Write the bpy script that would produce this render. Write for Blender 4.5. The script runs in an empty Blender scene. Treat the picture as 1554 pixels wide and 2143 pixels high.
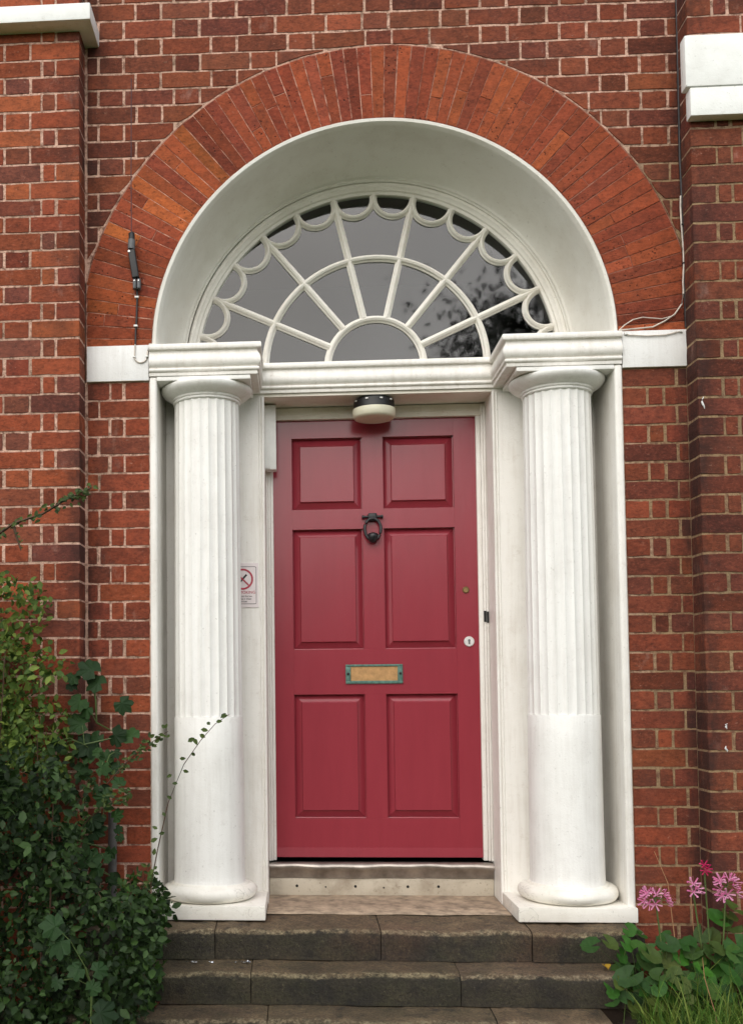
import bpy, bmesh, math, random
import numpy as np
from mathutils import Vector, Matrix, Euler
PI = math.pi
random.seed(7); np.random.seed(7)
sc = bpy.context.scene
COL = sc.collection

# ------------------------------------------------------------------ camera
# X right, Y into the wall (main wall face y=0), Z up (top of the upper step z=0)
yaw, pitch, roll = 0.0647229, 0.0479393, 0.00762864
fw = Vector((-math.sin(yaw)*math.cos(pitch), math.cos(yaw)*math.cos(pitch), math.sin(pitch)))
rt = Vector((math.cos(yaw), math.sin(yaw), 0)); dn = -rt.cross(fw)
r2 = math.cos(roll)*rt + math.sin(roll)*dn; d2 = -math.sin(roll)*rt + math.cos(roll)*dn
cd = bpy.data.cameras.new('camera'); cam = bpy.data.objects.new('camera', cd); COL.objects.link(cam)
m3 = Matrix((r2, -d2, -fw)).transposed()
cam.matrix_world = Matrix.Translation((-0.3717, -4.4752, 0.9529)) @ m3.to_4x4()
cd.sensor_width = 36; cd.lens = 36*2200/2143
cd.shift_x = (777-480.68)/2143; cd.shift_y = (1342.64-1071.5)/2143
cd.clip_start = 0.05; cd.clip_end = 500
sc.camera = cam

# ------------------------------------------------------------------ world and sun
world = bpy.data.worlds.new('World'); sc.world = world; world.use_nodes = True
wn = world.node_tree; wn.nodes.clear()
SUN_TO = Vector((-0.22, -0.80, 0.62)).normalized()
sky = wn.nodes.new('ShaderNodeTexSky'); sky.sky_type = 'NISHITA'; sky.sun_disc = False
sky.sun_elevation = math.asin(SUN_TO.z); sky.sun_rotation = math.atan2(SUN_TO.x, SUN_TO.y)
sky.dust_density = 4.0; sky.air_density = 1.0
hs = wn.nodes.new('ShaderNodeHueSaturation'); hs.inputs['Saturation'].default_value = 0.85
tc = wn.nodes.new('ShaderNodeTexCoord')
cl = wn.nodes.new('ShaderNodeTexNoise'); cl.inputs['Scale'].default_value = 3.0; cl.inputs['Detail'].default_value = 5
mr = wn.nodes.new('ShaderNodeMapRange'); mr.inputs['From Min'].default_value = .3; mr.inputs['From Max'].default_value = .7
mr.inputs['To Min'].default_value = .7; mr.inputs['To Max'].default_value = 1.32
mx = wn.nodes.new('ShaderNodeMixRGB'); mx.blend_type = 'MULTIPLY'; mx.inputs[0].default_value = 1
bg = wn.nodes.new('ShaderNodeBackground'); bg.inputs['Strength'].default_value = 0.15
wo = wn.nodes.new('ShaderNodeOutputWorld')
gm = wn.nodes.new('ShaderNodeGamma'); gm.inputs[1].default_value = 0.35      # cloud cover evens out the clear-sky gradient
cv = wn.nodes.new('ShaderNodeMixRGB'); cv.blend_type = 'MULTIPLY'; cv.inputs[0].default_value = 1; cv.inputs[2].default_value = (3.4, 3.4, 3.4, 1)
wn.links.new(sky.outputs[0], gm.inputs[0]); wn.links.new(gm.outputs[0], cv.inputs[1]); wn.links.new(cv.outputs[0], hs.inputs['Color']); wn.links.new(hs.outputs[0], mx.inputs[1])
wn.links.new(tc.outputs['Generated'], cl.inputs['Vector']); wn.links.new(cl.outputs[0], mr.inputs[0]); wn.links.new(mr.outputs[0], mx.inputs[2])
wn.links.new(mx.outputs[0], bg.inputs[0]); wn.links.new(bg.outputs[0], wo.inputs[0])
sl = bpy.data.lights.new('sun', 'SUN'); sl.energy = 0.9; sl.angle = math.radians(70); sl.color = (1, .96, .9)
so = bpy.data.objects.new('sun', sl); COL.objects.link(so); so.location = (-6, -9, 12)
so.rotation_euler = SUN_TO.to_track_quat('Z', 'Y').to_euler()
sc.view_settings.view_transform = 'Standard'; sc.view_settings.look = 'None'; sc.view_settings.gamma = 1
sc.view_settings.exposure = 0.70
sc.render.engine = 'CYCLES'; sc.cycles.use_denoising = True; sc.cycles.max_bounces = 6; sc.cycles.diffuse_bounces = 4; sc.cycles.glossy_bounces = 3; sc.cycles.transparent_max_bounces = 6; sc.cycles.adaptive_threshold = .02; sc.cycles.caustics_reflective = False; sc.cycles.caustics_refractive = False

# ------------------------------------------------------------------ helpers
def lin(r, g, b):
    f = lambda c: (c/255)/12.92 if c/255 <= .04045 else ((c/255+.055)/1.055)**2.4
    return (f(r), f(g), f(b), 1)
def nodes(name):
    m = bpy.data.materials.new(name); m.use_nodes = True; nt = m.node_tree; nt.nodes.clear()
    out = nt.nodes.new('ShaderNodeOutputMaterial'); b = nt.nodes.new('ShaderNodeBsdfPrincipled')
    nt.links.new(b.outputs[0], out.inputs[0]); return m, nt, b, out
def nd(nt, t, **kw):
    n = nt.nodes.new(t)
    for k, v in kw.items():
        k = k.replace('_', ' ') if k.replace('_', ' ') in n.inputs else k
        if k in n.inputs:
            if hasattr(v, 'links'): nt.links.new(v, n.inputs[k])
            elif isinstance(v, bpy.types.NodeSocket): nt.links.new(v, n.inputs[k])
            else: n.inputs[k].default_value = v
        else: setattr(n, k, v)
    return n
def noise(nt, vec, scale, detail=4, rough=.55):
    n = nt.nodes.new('ShaderNodeTexNoise'); n.inputs['Scale'].default_value = scale
    n.inputs['Detail'].default_value = detail; n.inputs['Roughness'].default_value = rough
    if vec is not None: nt.links.new(vec, n.inputs['Vector'])
    return n.outputs[0]
def rng(nt, s, a, b, c=0., d=1.):
    n = nt.nodes.new('ShaderNodeMapRange'); nt.links.new(s, n.inputs[0])
    for i, v in enumerate((a, b, c, d)): n.inputs[i+1].default_value = v
    return n.outputs[0]
def mth(nt, op, a, b=None):
    n = nt.nodes.new('ShaderNodeMath'); n.operation = op
    for i, v in enumerate((a, b)):
        if v is None: continue
        if isinstance(v, (int, float)): n.inputs[i].default_value = v
        else: nt.links.new(v, n.inputs[i])
    return n.outputs[0]
def mix(nt, fac, a, b, mode='MIX'):
    n = nt.nodes.new('ShaderNodeMixRGB'); n.blend_type = mode
    for i, v in enumerate((fac, a, b)):
        if isinstance(v, (int, float)): n.inputs[i].default_value = v
        elif isinstance(v, tuple): n.inputs[i].default_value = v
        else: nt.links.new(v, n.inputs[i])
    return n.outputs[0]
def bump(nt, bsdf, h, strength=.3, dist=.004):
    n = nt.nodes.new('ShaderNodeBump'); n.inputs['Strength'].default_value = strength; n.inputs['Distance'].default_value = dist
    nt.links.new(h, n.inputs['Height']); nt.links.new(n.outputs[0], bsdf.inputs['Normal'])
def wpos(nt): return nt.nodes.new('ShaderNodeNewGeometry').outputs['Position']
def sep(nt, v):
    n = nt.nodes.new('ShaderNodeSeparateXYZ'); nt.links.new(v, n.inputs[0]); return n.outputs
def stretch(nt, v, s):
    n = nt.nodes.new('ShaderNodeVectorMath'); n.operation = 'MULTIPLY'; nt.links.new(v, n.inputs[0]); n.inputs[1].default_value = s
    return n.outputs[0]

def brick_mat(name, pits=.0, stain=True):
    m, nt, b, o = nodes(name); p = wpos(nt)
    oi = nt.nodes.new('ShaderNodeObjectInfo')
    off = nd(nt, 'ShaderNodeVectorMath', operation='ADD'); nt.links.new(p, off.inputs[0]); nt.links.new(oi.outputs['Random'], off.inputs[1])
    v = off.outputs[0]
    n1 = noise(nt, stretch(nt, v, (1, 1, 1.5)), 19, 5, .75); n2 = noise(nt, stretch(nt, v, (1, 1, 1.7)), 58, 5, .8)
    c = mix(nt, 1, oi.outputs['Color'], mix(nt, rng(nt, n1, .28, .72), (.60, .62, .66, 1), (1.36, 1.30, 1.24, 1)), 'MULTIPLY')
    c = mix(nt, rng(nt, n2, .52, .66, 0, .85), c, mix(nt, .65, c, lin(44, 30, 27)))
    c = mix(nt, rng(nt, n2, .47, .34, 0, .55), c, mix(nt, .5, c, lin(172, 100, 78)))
    if stain:
        n3 = noise(nt, p, 3.1, 4); c = mix(nt, rng(nt, n3, .54, .76, 0, .4), c, lin(84, 58, 52))    # purple burnt patches
        n4 = noise(nt, stretch(nt, p, (1, 1, .55)), 9, 5, .75)
        c = mix(nt, rng(nt, n4, .60, .74, 0, .34), c, lin(172, 142, 130))        # lime bloom
        c = mix(nt, rng(nt, noise(nt, stretch(nt, p, (1, 1, 1.8)), 33, 4, .8), .63, .69, 0, .5), c, lin(178, 142, 124))   # smears of pointing
        x = sep(nt, p)
        cx = rng(nt, mth(nt, 'ABSOLUTE', mth(nt, 'SUBTRACT', mth(nt, 'ABSOLUTE', x[0]), 1.268)), .015, .12, 1, 0)   # soot washed down the inner corner
        cz = rng(nt, noise(nt, stretch(nt, p, (3, 3, 1)), 2.2, 5, .7), .42, .62, 0, .75)
        c = mix(nt, mth(nt, 'MULTIPLY', cx, cz), c, lin(46, 34, 32))
    if pits:
        vo = nt.nodes.new('ShaderNodeTexVoronoi'); vo.inputs['Scale'].default_value = 55; nt.links.new(v, vo.inputs['Vector'])
        ph = mth(nt, 'MULTIPLY', rng(nt, vo.outputs[0], .12, .26, 1, 0), rng(nt, noise(nt, p, 9, 3), .48, .60))
        c = mix(nt, mth(nt, 'MULTIPLY', ph, pits), c, lin(48, 24, 20))
        h = mth(nt, 'SUBTRACT', mth(nt, 'ADD', n2, mth(nt, 'MULTIPLY', n1, .6)), mth(nt, 'MULTIPLY', ph, 1.2))
        c = mix(nt, rng(nt, noise(nt, p, 26, 4, .75), .66, .72, 0, .55), c, lin(182, 130, 112))   # smeared lime
    else:
        h = mth(nt, 'ADD', n2, mth(nt, 'MULTIPLY', n1, .7))
    nt.links.new(c, b.inputs['Base Color']); b.inputs['Roughness'].default_value = .9
    b.inputs['Specular IOR Level'].default_value = .25
    bump(nt, b, h, .6, .005); return m
def mortar_mat():
    m, nt, b, o = nodes('mortar'); p = wpos(nt); x = sep(nt, p)
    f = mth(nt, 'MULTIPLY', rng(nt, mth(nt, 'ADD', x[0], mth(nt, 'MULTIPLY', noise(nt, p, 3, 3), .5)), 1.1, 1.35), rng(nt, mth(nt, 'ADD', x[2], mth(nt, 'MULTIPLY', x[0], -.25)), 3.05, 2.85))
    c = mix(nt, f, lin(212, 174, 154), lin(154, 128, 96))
    n = noise(nt, p, 34, 5, .7)
    c = mix(nt, rng(nt, n, .46, .62, 0, .85), c, lin(110, 76, 60))
    c = mix(nt, rng(nt, noise(nt, p, 19, 5, .8), .56, .68, 0, .5), c, lin(112, 68, 52))       # brick dust and lost pointing
    c = mix(nt, rng(nt, noise(nt, p, 27, 4, .8), .63, .71, 0, .55), c, lin(50, 38, 32))
    c = mix(nt, rng(nt, noise(nt, p, 4, 4), .5, .72, 0, .55), c, lin(104, 92, 70))
    nt.links.new(c, b.inputs['Base Color']); b.inputs['Roughness'].default_value = .95
    bump(nt, b, mth(nt, 'ADD', n, noise(nt, p, 120, 3)), .8, .008); return m
def arch_mortar_mat():
    m, nt, b, o = nodes('arch_mortar'); p = wpos(nt)
    c = mix(nt, mth(nt, 'MULTIPLY', rng(nt, noise(nt, p, 11, 5, .75), .40, .60), rng(nt, sep(nt, p)[0], -.1, .5, 1, .35)), lin(118, 60, 42), lin(202, 158, 138))
    c = mix(nt, rng(nt, noise(nt, p, 40, 3), .55, .7, 0, .7), c, lin(60, 34, 28))
    nt.links.new(c, b.inputs['Base Color']); b.inputs['Roughness'].default_value = .95
    bump(nt, b, noise(nt, p, 90, 3), .6, .005); return m
def paint_mat(name, col, dirt, rough=.45, dirt_amt=.5, streak=True, crack=0.):
    m, nt, b, o = nodes(name); p = wpos(nt)
    n1 = noise(nt, p, 5, 6, .65); n2 = noise(nt, stretch(nt, p, (14, 14, .8)) if streak else p, 3.0, 5, .65); n3 = noise(nt, p, 70, 4, .7)
    f = mth(nt, 'MULTIPLY', rng(nt, mth(nt, 'ADD', n1, n2), .92, 1.35), dirt_amt)
    c = mix(nt, f, col, dirt)
    c = mix(nt, rng(nt, n3, .63, .72, 0, 1.2*dirt_amt), c, (dirt[0]*.45, dirt[1]*.43, dirt[2]*.4, 1))
    c = mix(nt, rng(nt, noise(nt, p, 22, 5, .8), .58, .74, 0, .9*dirt_amt), c, dirt)
    h = mth(nt, 'ADD', mth(nt, 'MULTIPLY', n3, .35), noise(nt, p, 18, 3))
    if crack:
        vo = nt.nodes.new('ShaderNodeTexVoronoi'); vo.feature = 'DISTANCE_TO_EDGE'; vo.inputs['Scale'].default_value = 13
        wv = nd(nt, 'ShaderNodeVectorMath', operation='ADD'); nt.links.new(p, wv.inputs[0])
        nz = nt.nodes.new('ShaderNodeTexNoise'); nz.inputs['Scale'].default_value = 16; nt.links.new(p, nz.inputs['Vector'])
        nt.links.new(stretch(nt, nz.outputs['Color'], (.12, .12, .12)), wv.inputs[1]); nt.links.new(wv.outputs[0], vo.inputs['Vector'])
        ck = mth(nt, 'MULTIPLY', rng(nt, vo.outputs[0], .0, .013, 1, 0), rng(nt, noise(nt, p, 6, 3), .48, .6, 0, crack))
        c = mix(nt, mth(nt, 'MULTIPLY', ck, .7), c, lin(90, 80, 66)); h = mth(nt, 'SUBTRACT', h, mth(nt, 'MULTIPLY', ck, 1.5))
    nt.links.new(c, b.inputs['Base Color']); b.inputs['Roughness'].default_value = rough
    bump(nt, b, mth(nt, 'ADD', h, mth(nt, 'MULTIPLY', noise(nt, p, 160, 2), .5)), .4, .004); return m
def simple(name, col, rough=.5, metal=0., var=.25, nscale=30, bmp=.2, spec=.5):
    m, nt, b, o = nodes(name); p = wpos(nt); n = noise(nt, p, nscale, 4, .65)
    c = mix(nt, rng(nt, n, .3, .7), tuple(x*(1-var) for x in col[:3])+(1,), tuple(min(1, x*(1+var)) for x in col[:3])+(1,))
    nt.links.new(c, b.inputs['Base Color']); b.inputs['Roughness'].default_value = rough; b.inputs['Metallic'].default_value = metal
    b.inputs['Specular IOR Level'].default_value = spec
    if bmp: bump(nt, b, n, bmp, .003)
    return m
def stone_mat():
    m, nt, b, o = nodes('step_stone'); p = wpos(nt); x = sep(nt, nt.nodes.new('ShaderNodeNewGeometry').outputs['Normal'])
    oi = nt.nodes.new('ShaderNodeObjectInfo')
    n1 = noise(nt, p, 5, 6, .7); n2 = noise(nt, p, 46, 5, .8); n3 = noise(nt, stretch(nt, p, (1, 1, 2.2)), 9, 5, .7)
    riser_tone = mix(nt, rng(nt, n1, .36, .64), lin(40, 37, 33), lin(70, 64, 50))      # darker tone for the upright riser faces
    worn = mix(nt, rng(nt, n1, .34, .66), lin(78, 64, 48), lin(120, 102, 78))      # paler brown tone for the upward tread faces
    c = mix(nt, rng(nt, mth(nt, 'ADD', x[2], mth(nt, 'MULTIPLY', n2, .5)), .55, .95), riser_tone, worn)  # blends the two tones by how far the face turns upward
    c = mix(nt, rng(nt, n3, .45, .7, 0, .6), c, lin(62, 60, 40))                  # algae
    nose = mth(nt, 'MULTIPLY', rng(nt, x[2], .25, .5), rng(nt, x[2], .985, .9))   # arris rubbed pale by feet
    c = mix(nt, mth(nt, 'MULTIPLY', nose, rng(nt, n2, .44, .60, .0, .85)), c, lin(150, 138, 112))
    c = mix(nt, rng(nt, n2, .58, .76, 0, .5), c, lin(146, 134, 108))              # lichen and grit
    c = mix(nt, rng(nt, noise(nt, p, 2.3, 4), .5, .66, 0, .45), c, lin(84, 58, 44))
    g2 = noise(nt, p, 95, 4, .8); g3 = noise(nt, p, 14, 5, .8)
    c = mix(nt, 1, c, mix(nt, rng(nt, g2, .34, .66), (.55, .55, .55, 1), (1.5, 1.48, 1.42, 1)), 'MULTIPLY')
    c = mix(nt, rng(nt, g3, .54, .66, 0, .75), c, lin(34, 32, 28))
    c = mix(nt, 1, c, oi.outputs['Color'], 'MULTIPLY')
    nt.links.new(c, b.inputs['Base Color']); b.inputs['Roughness'].default_value = .85
    bump(nt, b, mth(nt, 'ADD', mth(nt, 'ADD', mth(nt, 'MULTIPLY', n1, 2.), n2), mth(nt, 'MULTIPLY', g2, .6)), .9, .011); return m
def door_mat():
    m, nt, b, o = nodes('red_gloss_paint'); p = wpos(nt)
    n = noise(nt, stretch(nt, p, (6, 6, 1)), 4, 4); n2 = noise(nt, p, 120, 2)
    c = mix(nt, rng(nt, n, .3, .7), lin(140, 49, 60), lin(145, 52, 63))
    c = mix(nt, rng(nt, noise(nt, p, 55, 4, .7), .70, .78, 0, .35), c, lin(110, 48, 48))
    nt.links.new(c, b.inputs['Base Color']); b.inputs['Roughness'].default_value = .2; b.inputs['Specular IOR Level'].default_value = .4
    br = noise(nt, stretch(nt, p, (90, 90, 3)), 1.5, 3)
    bump(nt, b, mth(nt, 'ADD', mth(nt, 'ADD', n2, br), mth(nt, 'MULTIPLY', n, 2)), .09, .002); return m
def glass_mat():
    m, nt, b, o = nodes('window_glass'); nt.nodes.remove(b)
    g = nt.nodes.new('ShaderNodeBsdfGlossy'); g.inputs['Roughness'].default_value = .03
    t = nt.nodes.new('ShaderNodeBsdfTransparent'); t.inputs[0].default_value = (.72, .76, .75, 1)
    fr = nt.nodes.new('ShaderNodeFresnel'); fr.inputs[0].default_value = 1.72
    ms = nt.nodes.new('ShaderNodeMixShader'); nt.links.new(fr.outputs[0], ms.inputs[0]); nt.links.new(t.outputs[0], ms.inputs[1]); nt.links.new(g.outputs[0], ms.inputs[2])
    n = noise(nt, wpos(nt), 5, 2); bp = nt.nodes.new('ShaderNodeBump'); bp.inputs['Strength'].default_value = .012; bp.inputs['Distance'].default_value = .01
    nt.links.new(n, bp.inputs['Height']); nt.links.new(bp.outputs[0], g.inputs['Normal'])
    nt.links.new(ms.outputs[0], o.inputs[0]); return m
def leaf_mat(name, cols, rough=.45, trans=.25, use_obj=False):
    m, nt, b, o = nodes(name); g = nt.nodes.new('ShaderNodeNewGeometry')
    cr = nt.nodes.new('ShaderNodeValToRGB'); e = cr.color_ramp.elements
    while len(e) < len(cols): e.new(.5)
    for i, c in enumerate(cols): e[i].position = i/(len(cols)-1); e[i].color = c
    if use_obj:
        oi = nt.nodes.new('ShaderNodeObjectInfo'); nt.links.new(oi.outputs['Random'], cr.inputs[0])
    else: nt.links.new(g.outputs['Random Per Island'], cr.inputs[0])
    n = noise(nt, g.outputs['Position'], 60, 3)
    c = mix(nt, 1, cr.outputs[0], mix(nt, n, (.6, .6, .6, 1), (1.35, 1.35, 1.3, 1)), 'MULTIPLY')
    nt.links.new(c, b.inputs['Base Color']); b.inputs['Roughness'].default_value = rough
    b.inputs['Specular IOR Level'].default_value = .22
    tr = nt.nodes.new('ShaderNodeBsdfTranslucent'); nt.links.new(c, tr.inputs[0])
    ms = nt.nodes.new('ShaderNodeMixShader'); ms.inputs[0].default_value = trans
    nt.links.new(b.outputs[0], ms.inputs[1]); nt.links.new(tr.outputs[0], ms.inputs[2]); nt.links.new(ms.outputs[0], o.inputs[0])
    bump(nt, b, n, .25, .003); return m

M = {}
M['brick'] = brick_mat('brick'); M['rubbed'] = brick_mat('rubbed_arch_brick', pits=.9, stain=False)
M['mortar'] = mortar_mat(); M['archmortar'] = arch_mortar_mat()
M['white'] = paint_mat('white_gloss_paint', lin(236, 233, 227), lin(170, 156, 136), .42, .32)
M['column'] = paint_mat('column_white_paint', lin(240, 239, 235), lin(188, 182, 174), .5, .32)
M['base'] = paint_mat('cracked_base_paint', lin(238, 235, 226), lin(180, 168, 146), .55, .35, streak=False, crack=.7)
M['fan'] = paint_mat('fanlight_white_paint', lin(238, 235, 227), lin(176, 166, 146), .45, .3, streak=False)
M['band'] = paint_mat('band_white_paint', lin(234, 234, 232), lin(176, 168, 156), .5, .25, crack=.25)
M['cap'] = paint_mat('cap_white_paint', lin(238, 240, 237), lin(176, 172, 160), .6, .35, streak=False)
M['soffit'] = paint_mat('soffit_paint', lin(234, 229, 218), lin(176, 160, 134), .55, .35, streak=False)
M['plaster'] = paint_mat('reveal_plaster', lin(228, 226, 218), lin(172, 160, 138), .6, .28, streak=False)
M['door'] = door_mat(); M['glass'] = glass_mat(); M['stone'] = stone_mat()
M['iron'] = simple('black_iron', lin(24, 24, 28), .42, .0, .3, 40, .3)
M['black'] = simple('black_plastic', lin(12, 12, 13), .5, 0, .3, 60, .15)
M['greyrub'] = simple('grey_plastic', lin(92, 94, 96), .6)
M['lampglass'] = simple('cream_diffuser', lin(218, 214, 192), .35, 0, .08, 12, .05)
M['verdigris'] = simple('verdigris_brass', lin(84, 116, 106), .6, .3, .4, 60, .4)
M['cardboard'] = simple('cardboard', lin(178, 138, 92), .85, 0, .2, 50, .3)
M['brass'] = simple('dull_brass', lin(132, 110, 72), .45, .6, .2, 60, .1)
M['steel'] = simple('steel_escutcheon', lin(220, 218, 216), .3, .3, .1)
M['alu'] = simple('worn_metal_strip', lin(158, 150, 142), .34, .8, .4, 9, .3)
M['board'] = paint_mat('sill_board_paint', lin(190, 180, 162), lin(116, 98, 78), .6, .85, streak=False)
M['sill'] = simple('sandstone_sill', lin(150, 132, 112), .88, 0, .5, 16, .8)
M['plastic'] = simple('white_plastic', lin(226, 226, 222), .4, 0, .05, 30, .03)
M['signplate'] = simple('sign_plate', lin(226, 216, 216), .35, 0, .03, 30, 0)
M['signred'] = simple('sign_red', lin(176, 50, 72), .4, 0, .1, 30, 0)
M['signblack'] = simple('sign_black', lin(34, 30, 32), .4, 0, .1, 30, 0)
M['cablewhite'] = simple('white_cable', lin(206, 196, 184), .5)
M['cableblack'] = simple('black_cable', lin(34, 30, 30), .5)
M['wire'] = simple('thin_brown_wire', lin(72, 50, 54), .5)
M['pipe'] = simple('grey_pipe', lin(84, 80, 78), .6, 0, .3, 20, .3)
M['soil'] = simple('soil', lin(52, 40, 30), .95, 0, .5, 14, .8)
M['ground'] = simple('lawn_ground', lin(62, 74, 38), .95, 0, .5, 3, .6)
M['dark'] = simple('dark_interior', lin(40, 38, 36), .9)
M['stem'] = simple('brown_stem', lin(74, 52, 36), .7)
M['greenstem'] = simple('green_stem', lin(78, 96, 46), .6)
M['dry'] = simple('dry_stem', lin(160, 120, 84), .8)
M['foil'] = simple('foil', lin(212, 214, 216), .22, .95, .1, 80, .6)
M['bark'] = simple('bark', lin(70, 60, 50), .9, 0, .4, 12, .8)
M['leafyellow'] = leaf_mat('yellow_green_leaf', [lin(44, 64, 24), lin(74, 98, 38), lin(112, 128, 56), lin(58, 84, 34)], .55, .25)
M['leafdark'] = leaf_mat('dark_green_leaf', [lin(20, 34, 15), lin(34, 54, 24), lin(58, 82, 40), lin(28, 44, 22)], .55, .15)
M['leafmid'] = leaf_mat('mid_green_leaf', [lin(34, 56, 22), lin(52, 80, 32), lin(74, 104, 46)], .55, .2)
M['leafvine'] = leaf_mat('lobed_leaf', [lin(26, 46, 22), lin(36, 62, 29), lin(46, 74, 34), lin(30, 52, 27)], .6, .18, True)
M['leafround'] = leaf_mat('round_leaf', [lin(40, 76, 27), lin(62, 112, 36), lin(48, 76, 37), lin(80, 92, 40), lin(52, 94, 32), lin(42, 68, 32)], .55, .25, True)
M['leaftwig'] = leaf_mat('twig_leaf', [lin(42, 58, 28), lin(76, 92, 42), lin(54, 70, 38)], .5, .2, True)
M['grass'] = leaf_mat('grass_blade', [lin(46, 76, 24), lin(78, 114, 38), lin(120, 134, 62), lin(60, 96, 30)], .6, .3)
M['petal'] = leaf_mat('pink_petal', [lin(230, 142, 192), lin(244, 186, 218), lin(222, 116, 172)], .6, .4)
M['bud'] = leaf_mat('crimson_petal', [lin(176, 24, 82), lin(200, 44, 104)], .5, .2)
M['tree'] = leaf_mat('tree_leaf', [lin(26, 38, 20), lin(40, 54, 28)], .6, .1)

def mesh_obj(name, verts, faces, mat, parent=None, smooth=None, loc=None):
    me = bpy.data.meshes.new(name); me.from_pydata([tuple(v) for v in verts], [], faces); me.update()
    return obj_of(name, me, mat, parent, smooth, loc)
def obj_of(name, me, mat, parent=None, smooth=None, loc=None):
    if mat is not None and not me.materials: me.materials.append(M[mat] if isinstance(mat, str) else mat)
    if smooth:
        me.polygons.foreach_set('use_smooth', [True]*len(me.polygons))
        if smooth < 179: me.set_sharp_from_angle(angle=math.radians(smooth))
    o = bpy.data.objects.new(name, me); COL.objects.link(o)
    if parent is not None: o.parent = parent
    if loc is not None: o.location = loc
    return o
def tag(o, label, cat, group=None, kind=None):
    if label: o['label'] = label
    if cat: o['category'] = cat
    if group: o['group'] = group
    if kind: o['kind'] = kind
    return o
def thing(name, label, cat, loc=(0, 0, 0), group=None):
    o = bpy.data.objects.new(name, None); COL.objects.link(o); o.location = loc; o.empty_display_size = .05
    return tag(o, label, cat, group, 'thing' if cat else None)
def add_part(o, parent):        # parent a world-space part without moving it
    o.parent = parent; o.location = Vector(o.location) - parent.location; return o
class MB:
    def __init__(s): s.v = []; s.f = []
    def add(s, v, f):
        n = len(s.v); s.v += [tuple(p) for p in v]; s.f += [tuple(i+n for i in q) for q in f]; return s
    def box(s, x0, x1, y0, y1, z0, z1):
        v = [(x, y, z) for x in (x0, x1) for y in (y0, y1) for z in (z0, z1)]
        return s.add(v, [(0, 1, 3, 2), (4, 6, 7, 5), (0, 4, 5, 1), (2, 3, 7, 6), (0, 2, 6, 4), (1, 5, 7, 3)])
    def bbox(s, x0, x1, y0, y1, z0, z1, w=.004, seg=2):
        bm = bmesh.new(); bmesh.ops.create_cube(bm, size=1)
        for v in bm.verts: v.co = Vector((x0+(v.co.x+.5)*(x1-x0), y0+(v.co.y+.5)*(y1-y0), z0+(v.co.z+.5)*(z1-z0)))
        bmesh.ops.bevel(bm, geom=bm.edges[:], offset=w, segments=seg, affect='EDGES', profile=.6)
        bm.verts.index_update(); s.add([v.co for v in bm.verts], [[v.index for v in f.verts] for f in bm.faces]); bm.free(); return s
    def tube(s, pts, r, n=8, cap=True):
        pts = [Vector(p) for p in pts]; R = r if isinstance(r, (list, tuple)) else [r]*len(pts); v = []; f = []
        up = Vector((0, 0, 1))
        for i, p in enumerate(pts):
            t = (pts[min(i+1, len(pts)-1)]-pts[max(i-1, 0)]).normalized()
            a = t.cross(up if abs(t.z) < .95 else Vector((1, 0, 0))).normalized(); b = t.cross(a)
            for k in range(n): v.append(p+(a*math.cos(2*PI*k/n)+b*math.sin(2*PI*k/n))*R[i])
        for i in range(len(pts)-1):
            for k in range(n): f.append((i*n+k, i*n+(k+1) % n, (i+1)*n+(k+1) % n, (i+1)*n+k))
        if cap: f.append(tuple(range(n))); f.append(tuple((len(pts)-1)*n+k for k in reversed(range(n))))
        return s.add(v, f)
    def lathe(s, prof, c, n=48, cap=True):     # prof [(r,z)], vertical axis through c
        v = [(c[0]+r*math.cos(2*PI*k/n), c[1]+r*math.sin(2*PI*k/n), c[2]+z) for r, z in prof for k in range(n)]
        f = [(i*n+k, i*n+(k+1) % n, (i+1)*n+(k+1) % n, (i+1)*n+k) for i in range(len(prof)-1) for k in range(n)]
        if cap: f += [tuple(reversed(range(n))), tuple((len(prof)-1)*n+k for k in range(n))]
        return s.add(v, f)
    def disc_y(s, prof, c, n=32, cap=True):    # lathe about the Y axis; prof [(r,y)]
        v = [(c[0]+r*math.cos(2*PI*k/n), c[1]+y, c[2]+r*math.sin(2*PI*k/n)) for r, y in prof for k in range(n)]
        f = [(i*n+k, (i+1)*n+k, (i+1)*n+(k+1) % n, i*n+(k+1) % n) for i in range(len(prof)-1) for k in range(n)]
        if cap: f += [tuple(range(n)), tuple((len(prof)-1)*n+k for k in reversed(range(n)))]
        return s.add(v, f)
    def ring(s, prof, c, a0=0, a1=PI, n=72):   # profile (R, y) turned about the Y axis from a0 to a1
        v = [(c[0]+R*math.cos(a0+(a1-a0)*k/n), y, c[1]+R*math.sin(a0+(a1-a0)*k/n)) for k in range(n+1) for R, y in prof]
        m = len(prof); f = [(k*m+i, k*m+i+1, (k+1)*m+i+1, (k+1)*m+i) for k in range(n) for i in range(m-1)]
        return s.add(v, f)
    def bar(s, path, prof, closed_ends=True):  # planar XZ path, prof [(w across, y)]
        P = [Vector((x, z)) for x, z in path]; v = []; m = len(prof); f = []
        for i, p in enumerate(P):
            t = (P[min(i+1, len(P)-1)]-P[max(i-1, 0)]).normalized(); nrm = Vector((-t.y, t.x))
            for w, y in prof: q = p+nrm*w; v.append((q.x, y, q.y))
        for i in range(len(P)-1):
            for k in range(m-1): f.append((i*m+k, i*m+k+1, (i+1)*m+k+1, (i+1)*m+k))
        if closed_ends: f.append(tuple(range(m))); f.append(tuple((len(P)-1)*m+k for k in reversed(range(m))))
        return s.add(v, f)
    def build(s, name, mat, parent=None, smooth=None, recalc=True):
        me = bpy.data.meshes.new(name); me.from_pydata(s.v, [], s.f); me.update()
        if recalc:
            bm = bmesh.new(); bm.from_mesh(me); bmesh.ops.recalc_face_normals(bm, faces=bm.faces); bm.to_mesh(me); bm.free()
        return obj_of(name, me, mat, parent, smooth)

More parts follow.
